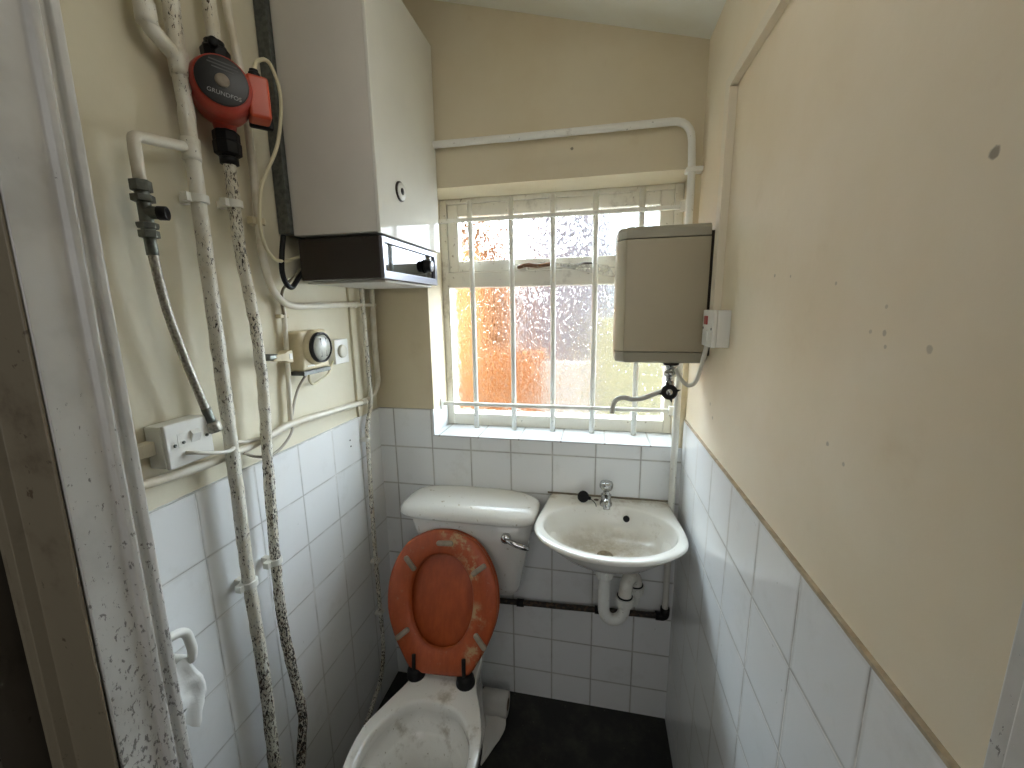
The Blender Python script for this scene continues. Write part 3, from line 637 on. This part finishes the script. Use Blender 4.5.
# ------------------------------------------------------------------ oversink water heater on the right wall
wh = thing('water_heater', (1.0,-.15,1.40), 'beige box-shaped oversink water heater mounted beside the window', 'water heater')
def hsec(z, g=0.):
    pts = [(W-.010,-.235+g),(.892,-.235+g),(.887,-.232+g),(.868,-.208+g),(.8655,-.195),(.8645,-.15),(.8655,-.105-g),(.868,-.088-g),(.887,-.064-g),(.892,-.060-g),(W-.010,-.060-g)]
    return [Vector((x + (g*.6 if x < .9 else 0), y, z)) for x, y in pts]
def hpart(name, zs, mat):
    return mesh_obj(name, MB().rings([hsec(z, g)[::-1] for z, g in zs], False), mat, wh, bevel=.0015)
hpart('heater_body', [(1.4315,0),(1.725,0)], M['heater'])
hpart('top_cap', [(1.727,.001),(1.748,.001),(1.757,.008)], M['heaterc'])
hpart('bottom_cap', [(1.400,.010),(1.405,.003),(1.4295,.001)], M['heaterc'])
mesh_obj('gap_shade_mount', MB().box((W-.010,-.225,1.42),(W+P,-.07,1.74)), M['brown'], wh, bevel=.002)  # mount block coloured dark to stand for the shadow gap at the wall
# outlet, valve and swivel spout
ov = mesh_obj('outlet', MB().lathe((1.028,-.155,1.400),(0,0,-1),[(.020,0),(.020,.018),(.015,.020),(.015,.032),(.0185,.034),(.0185,.046),(.012,.050),(.012,.085),(.008,.09)],20), M['oldchrome'], wh)
mesh_obj('outlet_collar', MB().lathe((1.028,-.155,1.401),(0,0,-1),[(.021,0),(.022,.004),(.022,.014),(.018,.016)],20), M['black'], wh)
mesh_obj('valve_body', MB().tube([(1.028,-.155,1.332),(1.020,-.170,1.318),(1.012,-.190,1.312)], .014, 14, 4), M['oldchrome'], wh)
kb = MB(); ac = Vector((1.019,-.205,1.316)); aa = Vector((-.12,-.97,.15)).normalized()
uu = Vector((0,0,1)).cross(aa).normalized(); ww = aa.cross(uu); rs = []
for hgt, sc in ((0,.8),(.004,1),(.016,1),(.021,.75)):
    rs.append([ac + aa*hgt + (uu*math.cos(a) + ww*math.sin(a))*sc*(.031 if (k % 9) == 0 else .0215) for k, a in ((k, 2*PI*k/36 + .25) for k in range(36))])
kb.rings(rs); tk = mesh_obj('tap_knob', kb, M['black'], wh)
mesh_obj('knob_cap', MB().lathe(ac + aa*.021, aa, [(.009,0),(.008,.002),(0,.0025)], 16), M['chrome'], tk)
mesh_obj('spout', MB().tube([(1.022,-.160,1.312),(.990,-.155,1.300),(.953,-.150,1.283),(.925,-.147,1.279),(.903,-.145,1.283),(.884,-.143,1.278),(.872,-.142,1.262),(.868,-.142,1.232)], .0072, 14, 6), plain('greyed_spout', (.46,.45,.41), .4), wh)
fl = MB().tube([(1.086,-.300,1.458),(1.088,-.270,1.425),(1.088,-.24,1.385),(1.082,-.22,1.347),(1.068,-.205,1.336),(1.052,-.19,1.350),(1.040,-.17,1.375)], .0058, 10, 8)
tag(mesh_obj('heater_flex', fl, M['cable']), 'white flex looping from the fused switch to the heater base', 'cable')
sp_ = thing('fused_switch', (W,-.34,1.457), 'white fused switch box with red rocker on the right wall', 'switch')
mesh_obj('back_box', MB().box((1.083,-.386,1.457),(W+P,-.298,1.541)), M['white'], sp_, bevel=.0015)
pp = mesh_obj('face_plate', MB().box((1.073,-.387,1.456),(1.083,-.297,1.542)), M['white'], sp_, bevel=.0025)
mesh_obj('red_rocker', MB().box((1.070,-.342,1.508),(1.0735,-.318,1.528)), plain('red_switch', (.35,.03,.03), .4), pp, bevel=.001)
mesh_obj('fuse_holder', MB().box((1.071,-.350,1.470),(1.0735,-.334,1.494)), M['white'], pp, bevel=.0005)
for y in (-.378,-.306): mesh_obj('screw', MB().lathe((1.073,y,1.499),(-1,0,0),[(.003,0),(.003,.001),(0,.001)],10), M['galv'], pp)
# trunking
M['trunk'] = plain('cream_painted_trunking', (.76,.69,.55), .5)
tag(mesh_obj('cable_trunking', MB().box((W+P-.018,-.302,1.541),(W+P,-.268,2.030)), M['trunk'], bevel=.001), 'upright cream cable trunking rising from the fused switch', 'trunking')
tag(mesh_obj('cable_trunking', MB().box((W+P-.016,-1.07,2.033),(W+P,-.262,2.058)), M['trunk'], bevel=.001), 'level cream cable trunking high along the right wall', 'trunking')

# ------------------------------------------------------------------ polar helper for basin and pan
def ray_outline(poly, c, th):
    """distance from c to the closed polygon along angle th"""
    dx, dy = math.cos(th), math.sin(th); best = 1e9; n = len(poly)
    for i in range(n):
        ax_, ay_ = poly[i][0]-c[0], poly[i][1]-c[1]; bx, by = poly[(i+1) % n][0]-c[0], poly[(i+1) % n][1]-c[1]
        ex_, ey_ = bx-ax_, by-ay_; den = dx*ey_ - dy*ex_
        if abs(den) < 1e-12: continue
        t = (ax_*ey_ - ay_*ex_)/den; u = (ax_*dy - ay_*dx)/den
        if t > 0 and -1e-6 <= u <= 1+1e-6: best = min(best, t)
    return best
def smooth_poly(pts, k=8):
    P_ = [Vector((x, y, 0)) for x, y in pts]; n = len(P_); out = []
    for i in range(n):
        p0, p1, p2, p3 = P_[i-1], P_[i], P_[(i+1) % n], P_[(i+2) % n]
        for j in range(k):
            t = j/k; a = t*t; b = a*t; t1 = (p2-p0)*.5; t2 = (p3-p1)*.5
            q = p1*(2*b-3*a+1) + t1*(b-2*a+t) + p2*(-2*b+3*a) + t2*(b-a); out.append((q.x, q.y))
    return out
NA = 72
def ring_of(poly, c, scale, z, off=0., shift=(0,0)):
    out = []
    for k in range(NA):
        th = 2*PI*k/NA; r = ray_outline(poly, c, th)*scale + off
        zz = z(th, r) if callable(z) else z
        out.append(Vector((c[0] + shift[0] + r*math.cos(th), c[1] + shift[1] + r*math.sin(th), zz)))
    return out

# ------------------------------------------------------------------ basin
bs = thing('wash_basin', (.868,-.02,.76), 'small white wall-hung wash basin with dirty back ledge', 'basin')
bc = (.868,-.200)
outer = smooth_poly([(.668,-.001),(.76,-.0005),(.87,0),(.97,-.0005),(1.064,-.001),(1.072,-.03),(1.081,-.12),(1.089,-.210),(1.081,-.275),(1.040,-.328),(.968,-.370),(.868,-.387),(.77,-.372),(.692,-.330),(.650,-.274),(.641,-.210),(.652,-.12),(.662,-.03)], 6)
outer = [(x, min(y, 0)) for x, y in outer]
bowl = [(.866+.200*math.cos(t), -.208+.148*math.sin(t)) for t in (2*PI*i/72 for i in range(72))]
ZB = .890
rs = [ring_of(outer, bc, .26, .768, shift=(-.008,.01)), ring_of(outer, bc, .42, .776, shift=(-.004,.008)), ring_of(outer, bc, .64, .806, shift=(0,.005)), ring_of(outer, bc, .84, .849), ring_of(outer, bc, .965, .874),
      ring_of(outer, bc, 1, .881), ring_of(outer, bc, 1, .886), ring_of(outer, bc, 1, ZB-.001, -.003), ring_of(outer, bc, 1, ZB, -.009)]
rs += [ring_of(bowl, bc, 1, ZB+.0005, .005), ring_of(bowl, bc, 1, ZB-.002, .001), ring_of(bowl, bc, 1, ZB-.008, -.002), ring_of(bowl, bc, .96, ZB-.030), ring_of(bowl, bc, .88, ZB-.058),
       ring_of(bowl, bc, .72, ZB-.080, shift=(0,.0)), ring_of(bowl, bc, .50, ZB-.092, shift=(-.003,.0)), ring_of(bowl, bc, .24, ZB-.097, shift=(-.006,.0)), ring_of(bowl, bc, .12, ZB-.101, shift=(-.008,.0))]
# keep every ring in front of the wall
rs = [[Vector((p.x, min(p.y, -.001), p.z)) for p in r] for r in rs]
def ceramic_basin():
    m, nt, b = new_mat('basin_ceramic'); Pn = geo(nt)
    sp = nt.nodes.new('ShaderNodeSeparateXYZ'); nt.links.new(Pn, sp.inputs[0])
    a = noise_(nt, Pn, 11, 6, .7); s = noise_(nt, Pn, 90, 3, .6)
    back = ramp(nt, sp.outputs[1], -.11, -.0, 0, .20)          # grime gathered along the ledge by the wall
    k = ramp(nt, math_(nt, 'ADD', a, back), .60, .80, 0, .8)
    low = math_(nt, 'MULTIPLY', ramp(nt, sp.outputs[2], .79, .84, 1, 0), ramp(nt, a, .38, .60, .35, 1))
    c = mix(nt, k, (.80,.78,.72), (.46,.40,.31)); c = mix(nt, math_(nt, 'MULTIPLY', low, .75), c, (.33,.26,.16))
    c = mix(nt, ramp(nt, s, .69, .74, 0, .6), c, (.20,.15,.10))
    nt.links.new(c, b.inputs['Base Color']); b.inputs['Roughness'].default_value = .13; b.inputs['Coat Weight'].default_value = .3; return m
M['basin'] = ceramic_basin()
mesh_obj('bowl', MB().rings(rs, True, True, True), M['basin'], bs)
mesh_obj('waste', MB().lathe((.858,-.200,.7895),(0,0,1),[(.024,-.002),(.025,.001),(.021,.0025),(.018,.0012),(0,.0010)],28), plain('browned_metal', (.23,.18,.11), .35, .8, var=.5, vscale=90), bs)
mesh_obj('overflow_hole', MB().lathe((.9265,-.0915,.860),(-.25,-1,.32),[(.0105,-.003),(.0105,.0015),(.009,.002),(0,.002)],20), M['black'], bs)
mesh_obj('tap_hole', MB().lathe((.828,-.030,ZB-.001),(0,0,1),[(.010,0),(.0085,.0015),(0,.0015)],16), plain('rusty_hole', (.07,.04,.025), .7), bs)
mesh_obj('waste_tail', MB().lathe((.858,-.195,.774),(0,0,-1),[(.034,-.004),(.032,.004),(.022,.012),(.020,.030)],24), M['basin'], bs)
mesh_obj('sealant', MB().tube([(.655,-.001,ZB+.001),(.87,-.001,ZB+.0015),(1.08,-.001,ZB+.001)], .0035, 8, 6, .4), plain('dirty_sealant', (.25,.21,.15), .7, var=.3, vscale=60), bs)
# tap
tp = thing('basin_tap', (.860,-.062,ZB), 'short chrome pillar tap standing on the basin ledge', 'tap')
mesh_obj('tap_body', MB().lathe((.860,-.060,ZB),(0,0,1),[(.021,0),(.021,.006),(.018,.010),(.0165,.030),(.018,.036),(.014,.040),(.0105,.044),(.0105,.054)],28), M['oldchrome'], tp)
mesh_obj('tap_spout', MB().tube([(.860,-.062,ZB+.026),(.860,-.084,ZB+.027),(.861,-.104,ZB+.022),(.861,-.110,ZB+.008)], lambda t: .0155 - .004*t, 16, 5), M['oldchrome'], tp)
mesh_obj('tap_head', MB().lathe((.860,-.060,ZB+.052),(0,0,1),[(.012,0),(.018,.004),(.0225,.012),(.023,.022),(.0205,.029),(.012,.031),(0,.030)],12), M['oldchrome'], tp)
# plug and bit of chain
pg = thing('basin_plug', (.788,-.05,ZB), 'black rubber plug lying on the left of the basin ledge', 'plug')
mesh_obj('plug_body', MB().lathe((.785,-.046,ZB+.0155),(-.2,-.85,.5),[(.0,-.009),(.014,-.009),(.0165,-.006),(.0195,.004),(.020,.008),(.015,.010),(0,.009)],24), M['black'], pg)
mesh_obj('plug_stud', MB().lathe((.798,-.050,ZB+.014),(1,-.3,.1),[(.006,0),(.006,.010),(.004,.012),(0,.012)],12), M['black'], pg)
mesh_obj('plug_chain', MB().tube([(.806,-.052,ZB+.013),(.818,-.058,ZB+.008),(.826,-.068,ZB+.002),(.828,-.082,ZB+.0015)], .0016, 8, 5), M['galv'], pg)
# trap
tr_ = thing('sink_trap', (.9,-.17,.56), 'white plastic waste trap under the wash basin', 'waste trap')
X0, Y0 = .858, -.192
mesh_obj('trap_inlet', MB().lathe((X0,Y0,.760),(0,0,-1),[(.0200,0),(.0200,.03)],20), M['oldchrome'], tr_)
def nut(c, n=16):
    m = MB(); c = Vector(c); rs = []
    for h, r in ((0,.021),(.002,.0275),(.026,.0265),(.034,.022)):
        rs.append([c + Vector((math.cos(2*PI*k/48)*(r + (.0011 if k % 3 == 0 else 0)), math.sin(2*PI*k/48)*(r + (.0011 if k % 3 == 0 else 0)), -h)) for k in range(48)])
    return m.rings(rs, False)
mesh_obj('trap_nut', nut((X0,Y0,.740)), M['pvc'], tr_)
mesh_obj('trap_bend', MB().tube([(X0,Y0,.716),(X0,Y0,.64),(X0+.001,Y0,.592),(X0+.010,Y0+.002,.566),(X0+.030,Y0+.006,.553),(X0+.052,Y0+.011,.560),(X0+.064,Y0+.014,.582),(X0+.066,Y0+.015,.615)], .0185, 20, 6), M['pvc'], tr_)
mesh_obj('trap_nut', nut((X0+.066,Y0+.015,.636)), M['pvc'], tr_)
mesh_obj('trap_crown', MB().tube([(X0+.066,Y0+.015,.625),(X0+.067,Y0+.017,.650),(X0+.072,Y0+.030,.674),(X0+.084,Y0+.048,.684),(X0+.096,Y0+.066,.674),(X0+.104,Y0+.078,.650),(X0+.105,Y0+.080,.622)], .0215, 20, 6), M['dceramic'], tr_)
mesh_obj('trap_nut', nut((X0+.105,Y0+.080,.636)), M['pvc'], tr_)
for x_, y_, z_ in ((X0,Y0,.7405),(X0+.066,Y0+.015,.6365),(X0+.105,Y0+.080,.6365)): mesh_obj('trap_washer', MB().lathe((x_,y_,z_),(0,0,1),[(.0205,-.001),(.0245,0),(.0250,.003),(.0215,.0045)],28), M['black'], tr_)
mesh_obj('trap_outlet', MB().tube([(X0+.105,Y0+.080,.62),(X0+.104,Y0+.085,.58),(X0+.102,Y0+.10,.560),(X0+.100,Y0+.14,.550),(X0+.100,-.002,.548)], .0185, 20, 6), M['pvc'], tr_)

# ------------------------------------------------------------------ cistern
ci = thing('toilet_cistern', (.40,-.02,.57), 'white ceramic low level cistern with domed lid on the back wall', 'cistern')
def rrect(cx, hx, y0, y1, z, p=4., n=64, back=.6):
    """rounded rectangle ring (superellipse), y0 front, y1 back"""
    out = []; cy = (y0+y1)/2; hy = (y1-y0)/2
    for k in range(n):
        t = 2*PI*k/n; c, s = math.cos(t), math.sin(t); e = 2/p
        out.append(Vector((cx + hx*math.copysign(abs(c)**e, c), cy + hy*math.copysign(abs(s)**e, s), z)))
    return out
body = [(.545,.120,-.105),(.547,.145,-.130),(.557,.160,-.145),(.585,.169,-.153),(.68,.187,-.166),(.78,.207,-.180),(.858,.221,-.190)]
mesh_obj('cistern_body', MB().rings([rrect(.402, hx, y0, -.004, z, 5) for z, hx, y0 in body]), M['ceramic'], ci)
lid = [(.855,.215,-.180,5.),(.852,.234,-.200,5.),(.855,.241,-.206,5.),(.863,.244,-.209,4.6),(.872,.243,-.207,4.2),(.882,.238,-.200,3.8),(.891,.225,-.186,3.4),(.897,.203,-.165,3.2),(.901,.165,-.140,3.),(.903,.113,-.115,2.6),(.9035,.05,-.09,2.4)]
mesh_obj('cistern_lid', MB().rings([rrect(.393, hx, y0, -.003-(.244-hx)*.25, z, p) for z, hx, y0, p in lid]), M['ceramic'], ci)
lv = mesh_obj('flush_lever', MB().lathe((.538,-.188,.806),(0,-1,0),[(.017,-.004),(.017,.006),(.014,.011),(.0,.013)],24), M['chrome'], ci)
mesh_obj('lever_arm', MB().tube([(.540,-.197,.806),(.565,-.203,.799),(.600,-.204,.789),(.618,-.202,.785)], lambda t: .0065 + .0035*math.sin(PI*t), 12, 6), M['chrome'], ci)
mesh_obj('flush_pipe', MB().tube([(.375,-.09,.575),(.375,-.09,.50),(.372,-.12,.43),(.37,-.20,.385)], .021, 16, 6), M['pvc'], ci)

# ------------------------------------------------------------------ toilet pan
pn = thing('toilet', (.37,-.5,0), 'white dirty toilet pan with its orange wooden seat raised', 'toilet')
pc_ = (.370,-.555)
rim = smooth_poly([(.285,-.215),(.37,-.205),(.45,-.215),(.463,-.260),(.470,-.345),(.508,-.432),(.533,-.508),(.539,-.580),(.530,-.655),(.495,-.730),(.440,-.775),(.370,-.790),(.300,-.775),(.245,-.735),(.207,-.665),(.194,-.600),(.197,-.535),(.226,-.460),(.258,-.381),(.270,-.300)], 6)
hole = smooth_poly([(.365,-.440),(.435,-.450),(.478,-.484),(.505,-.531),(.512,-.590),(.500,-.655),(.455,-.715),(.372,-.740),(.285,-.715),(.240,-.655),(.229,-.600),(.238,-.545),(.268,-.480),(.312,-.447)], 6)
hc = (.370,-.585)
def foot(z, sx, yf, yb, bulge=0):
    return z, sx, yf, yb
ZR = .400
sole = smooth_poly([(.29,-.13),(.365,-.12),(.43,-.13),(.446,-.20),(.445,-.27),(.455,-.36),(.460,-.46),(.440,-.56),(.370,-.60),(.30,-.56),(.280,-.46),(.272,-.30),(.272,-.20)], 6)
def lerp_poly(A, Bp, t, z, c=pc_):
    ra = ring_of(A, c, 1, z); rb = ring_of(Bp, c, 1, z); return [a.lerp(b, t) for a, b in zip(ra, rb)]
cF = (.370,-.36)
rs = [ring_of(sole, cF, 1, 0), ring_of(sole, cF, 1, .02), ring_of(sole, cF, .97, .05)]
def blend(t, z, k=1.0): # from sole towards rim, both sampled about cF
    ra = ring_of(sole, cF, .95, z); rb = ring_of(rim, cF, k, z); return [a.lerp(b, t) for a, b in zip(ra, rb)]
rs += [blend(.02,.14), blend(.14,.21), blend(.42,.27,.97), blend(.75,.32,.97), blend(.93,.355,.985), blend(1,.375,1.0), blend(1,.392,1.0), blend(1,.3985,.992), blend(1,ZR,.978)]
# top: deck then rim into the bowl (sampled about cF so ring order matches)
def hring(scale, z, off=0.):
    base = ring_of(hole, cF, 1, z) if False else None
    return None
def about(poly, c, n=NA):
    return poly
# sample the hole by matching directions from the hole centre
def hole_ring(scale, z, off=0.):
    out = []
    for k in range(NA):
        th = 2*PI*k/NA; r = ray_outline(hole, hc, th)*scale + off
        out.append(Vector((hc[0] + r*math.cos(th), hc[1] + r*math.sin(th), z)))
    return out
def rim_about(c, z, scale):
    out = []
    for k in range(NA):
        th = 2*PI*k/NA; r = ray_outline(rim, c, th)*scale
        out.append(Vector((c[0] + r*math.cos(th), c[1] + r*math.sin(th), z)))
    return out
outer_mb = MB().rings(rs, True, True, False)
top_rs = [rim_about(hc, ZR, .985), hole_ring(1, ZR+.001, .010), hole_ring(1, ZR-.001, .003), hole_ring(1, ZR-.008, .0), hole_ring(1, ZR-.030, -.001), hole_ring(1.02, ZR-.045, .0), hole_ring(.97, ZR-.065, .0), hole_ring(.90, ZR-.085), hole_ring(.875, ZR-.090), hole_ring(.84, ZR-.094), hole_ring(.70, ZR-.15), hole_ring(.50, ZR-.19), hole_ring(.30, ZR-.20)]
outer_mb.rings(top_rs, True, False, True)
mesh_obj('bowl', outer_mb, dirty('pan_ceramic', (.80,.79,.75), (.36,.32,.25), .53, 16, 80, .14, .3), pn)
mesh_obj('bowl_water', MB().lathe((.37,-.585,.235),(0,0,1),[(.075,0),(.0,.0005)],40), plain('toilet_water', (.35,.33,.27), .03), pn)
# seat and lid, raised and leaning on the cistern
S0 = Vector((.357,-.352,.418)); vdir = Vector((-.028,.150,.415)).normalized(); udir = Vector((1,.0,.03)); udir = (udir - vdir*udir.dot(vdir)).normalized(); wdir = udir.cross(vdir)  # towards the camera
def SP(u, v, w): return S0 + udir*u + vdir*v + wdir*w
egg = smooth_poly([(-.088,.004),(0,-.002),(.088,.004),(.122,.040),(.165,.115),(.188,.200),(.178,.300),(.128,.388),(.060,.428),(0,.436),(-.060,.428),(-.128,.388),(-.178,.300),(-.188,.200),(-.165,.115),(-.122,.040)], 6)
ehole = smooth_poly([(0,.076),(.055,.092),(.092,.145),(.106,.215),(.094,.290),(.054,.342),(0,.358),(-.054,.342),(-.094,.290),(-.106,.215),(-.092,.145),(-.055,.092)], 6)
ec = (0,.215)
def er(poly, scale, w, off=0.):
    out = []
    for k in range(NA):
        th = 2*PI*k/NA; r = ray_outline(poly, ec, th)*scale + off; out.append(SP(ec[0] + r*math.cos(th), ec[1] + r*math.sin(th), w))
    return out
st_ = mesh_obj('seat', MB().rings([er(ehole,1,.006), er(ehole,1,.018,.003), er(ehole,1,.022,.010), er(egg,1,.022,-.010), er(egg,1,.018,-.002), er(egg,1,.011,0), er(egg,1,.004,-.002), er(egg,1,.002,-.010), er(ehole,1,.002,.006), er(ehole,1,.006)], True, False, False), M['seat'], pn)
ld = mesh_obj('seat_lid', MB().rings([er(egg,.98,-.008,-.004), er(egg,.99,-.010), er(egg,.99,-.020), er(egg,.98,-.024,-.003)], True, True, True), M['lid'], pn)
def pill(u, v, ang, L=.020, R=.0085, H=.009):
    out = []
    ca, sa = math.cos(ang), math.sin(ang)
    for w, k in ((.021,1.),(.021+H*.7,1.),(.021+H,.75)):
        ring = []
        for i in range(20):
            t = 2*PI*i/20; x = R*k*math.cos(t); y = R*k*math.sin(t); x += L if math.cos(t) > 0 else -L
            ring.append(SP(u + x*ca - y*sa, v + x*sa + y*ca, w))
        out.append(ring)
    return MB().rings(out, True)
for u, v, a in ((.012,.395,0.),(-.108,.328,-.85),(.128,.318,.6),(-.127,.112,.65),(.134,.108,-.9)):
    bf = mesh_obj('seat_buffer', pill(u, v, a), M['buffer'], st_)
for u in (-.084,.082):
    hg = mesh_obj('seat_hinge', MB().lathe((S0.x+u*1.0,-.358,ZR),(0,0,1),[(.030,0),(.030,.006),(.026,.012),(.027,.022),(.019,.031),(0,.033)],20).tube([SP(u,-.012,.012),SP(u,.018,.024),SP(u,.056,.027)], .0062, 10, 5).tube([(S0.x+u-.016,-.352,ZR+.022),(S0.x+u+.016,-.352,ZR+.023)], .0095, 12, 3), M['black'], pn)

# ------------------------------------------------------------------ toilet roll and holder
tr2 = thing('toilet_roll', (.46,-.10,0), 'loose toilet roll on the black floor between pan and back wall', 'toilet roll')
mesh_obj('roll_body', MB().lathe((.411,-.098,.0445),(1,.02,0),[(.020,.002),(.040,0),(.0435,.002),(.044,.05),(.0435,.100),(.040,.102),(.020,.100)],40), M['rolledpaper'], tr2)
mesh_obj('roll_core', MB().lathe((.5125,-.096,.0445),(1,.02,0),[(.021,-.0005),(.021,.0006),(.017,.0008),(.017,-.004),(0,-.004)],24), plain('cardboard_core', (.16,.12,.08), .9), tr2)
# loose tail of paper on the floor
top = []
for y, xa, xb, z in ((-.139,.412,.513,.030),(-.146,.412,.514,.014),(-.160,.412,.513,.008),(-.180,.411,.510,.010),(-.205,.430,.502,.007),(-.230,.448,.492,.010),(-.262,.454,.476,.006),(-.295,.4575,.460,.007)):
    top.append([Vector((xa + (xb-xa)*i/8, y, z + .003*math.sin(i*1.3+y*40))) for i in range(9)])
vs = [p for r in top for p in r]; n_ = len(vs); vs += [p - Vector((0,0,.0015)) for p in vs]; fs = []
for j in range(len(top)-1):
    for i in range(8):
        a = j*9+i; fs.append((a,a+9,a+10,a+1)); fs.append((n_+a,n_+a+1,n_+a+10,n_+a+9))
mesh_obj('loose_sheet', MB().add(vs, fs, True), M['rolledpaper'], tr2)

hd = thing('towel_holder', (0,-.84,.88), 'white rounded plastic loop holder fixed to the left wall tiles', 'holder')
mesh_obj('loop', MB().tube(fillet([(.0,-.905,.962),(.050,-.900,.962),(.052,-.845,.954),(.052,-.838,.900),(.050,-.842,.880),(.0,-.845,.878)], .022), .0085, 16, 0), M['white'], hd)
mesh_obj('mounting_plate', MB().box((-.001,-.915,.855),(.006,-.850,.972)), M['white'], hd, bevel=.002)
def tissue_sheet(x, y0, y1, z0, z1):
    vs = []; fs = []; A, Bn = 14, 16
    for side in (0, .0022):
        for j in range(Bn+1):
            t = j/Bn; z = z1 + (z0-z1)*t
            w = .45 + .55*min(1, t*2.2)
            for i in range(A+1):
                s_ = i/A; y = y1 - (y1-y0)*(1-s_)*(.7+.3*w) - .022*max(0, 1-t*2.2)**1.5 - .004*math.sin(t*7)
                zz = z + (.018*math.sin(i*.9+1)*t if j > Bn-4 else 0) - .012*(s_)*(1-t)
                xx = x + .0035*math.sin(i*1.0 + t*2.4)*(.4+.6*t) + .004*noise.noise(Vector((i*.5, j*.5, 1))) - side
                vs.append((xx, y, zz))
    m = (A+1)*(Bn+1)
    for j in range(Bn):
        for i in range(A):
            a = j*(A+1)+i; fs.append((a,a+1,a+A+2,a+A+1)); b = a+m; fs.append((b,b+A+1,b+A+2,b+1))
    for j in range(Bn):
        for i in (0, A):
            a = j*(A+1)+i; fs.append((a,a+A+1,a+A+1+m,a+m) if i == 0 else (a,a+m,a+A+1+m,a+A+1))
    return MB().add(vs, fs, True)
tag(mesh_obj('paper_tissue', tissue_sheet(.050,-.935,-.828,.754,.906), M['paper'], origin=(.05,-.87,.75)), 'crumpled white tissue paper hanging from the plastic loop', 'tissue')
tag(mesh_obj('screw_plug', MB().lathe((0,-.196,1.118),(1,0,0),[(.003,-.001),(.003,.001),(0,.0012)],10).lathe((0,-.194,1.096),(1,0,0),[(.003,-.001),(.003,.001),(0,.0012)],10), M['galv']), 'two tiny dark screw holes in a tile on the left wall', 'screw holes')

# ------------------------------------------------------------------ light
wd = bpy.data.worlds.new('overcast'); SC.world = wd; wd.use_nodes = True; nt = wd.node_tree
bg = nt.nodes['Background']; tc = nt.nodes.new('ShaderNodeTexCoord'); sp = nt.nodes.new('ShaderNodeSeparateXYZ'); nt.links.new(tc.outputs['Generated'], sp.inputs[0])
nt.links.new(mix(nt, ramp(nt, sp.outputs[2], -.05, .6), (.80,.86,.94), (.76,.88,1.0)), bg.inputs['Color'])
# bright sky patches added out of view, right and left, lifting the side walls
dt = nt.nodes.new('ShaderNodeVectorMath'); dt.operation = 'DOT_PRODUCT'; nt.links.new(tc.outputs['Generated'], dt.inputs[0]); dt.inputs[1].default_value = Vector((.74,.60,.30)).normalized()
dl_ = nt.nodes.new('ShaderNodeVectorMath'); dl_.operation = 'DOT_PRODUCT'; nt.links.new(tc.outputs['Generated'], dl_.inputs[0]); dl_.inputs[1].default_value = Vector((-.52,.76,.50)).normalized()
nt.links.new(math_(nt, 'ADD', ramp(nt, sp.outputs[2], .10, .40, SKY0, SKY1), math_(nt, 'ADD', ramp(nt, dt.outputs['Value'], .80, .97, 0, 150.), ramp(nt, dl_.outputs['Value'], .82, .97, 0, 220.))), bg.inputs['Strength'])
def area(name, loc, aim, sx, sy, e, col, portal=False):
    l = bpy.data.lights.new(name, 'AREA'); l.shape = 'RECTANGLE'; l.size = sx; l.size_y = sy; l.energy = e; l.color = col
    if portal: l.cycles.is_portal = True
    o = bpy.data.objects.new(name, l); COL.objects.link(o); o.location = loc
    o.rotation_euler = (Vector(aim) - Vector(loc)).to_track_quat('-Z', 'Y').to_euler(); return o
area('window_portal', (.66,.262,1.52), (.66,-1,1.52), .90, .90, 1, (1,1,1), True)
area('hall_fill', (.75,-2.6,1.75), (.75,0,1.45), 1.3, 1.1, HALL, (1.0,.985,.95))  # added soft fill from behind the camera; the hall has no window

l = bpy.data.lights.new('upper_fill', 'POINT'); l.energy = FILL_TOP; l.color = (1.,.97,.90); l.shadow_soft_size = .16  # added fill for the upper walls; no lamp fitting hangs here
o = bpy.data.objects.new('upper_fill', l); COL.objects.link(o); o.location = (.62,-.82,2.22)

# ------------------------------------------------------------------ camera (fitted to the tile grid)
F_, PI_, YA, RO = 407.967, .182425, -.206179, -.014894
fw = Vector((math.sin(YA)*math.cos(PI_), math.cos(YA)*math.cos(PI_), -math.sin(PI_)))
r0 = Vector((math.cos(YA), -math.sin(YA), 0)); u0 = r0.cross(fw)
rt = r0*math.cos(RO) + u0*math.sin(RO); up = u0*math.cos(RO) - r0*math.sin(RO)
cam = bpy.data.cameras.new('camera'); co = bpy.data.objects.new('camera', cam); COL.objects.link(co)
mw = Matrix((rt, up, -fw)).transposed().to_4x4(); mw.translation = Vector((.817604,-1.390196,1.551539)); co.matrix_world = mw
cam.sensor_fit = 'HORIZONTAL'; cam.sensor_width = 36; cam.lens = F_/1024*36; cam.clip_start = .01
SC.camera = co
for o in ALL:
    if '_w' in o: del o['_w']
vs_ = SC.view_settings; SC.display_settings.display_device = 'sRGB'; vs_.view_transform = 'Standard'; vs_.look = 'None'; vs_.gamma = 1; vs_.use_curve_mapping = False; vs_.exposure = EXPO
cy = SC.cycles; cy.max_bounces = 10; cy.diffuse_bounces = 6; cy.glossy_bounces = 4; cy.transmission_bounces = 6; cy.transparent_max_bounces = 12
cy.sample_clamp_indirect = 8; cy.blur_glossy = .5; cy.caustics_refractive = True; cy.use_denoising = True
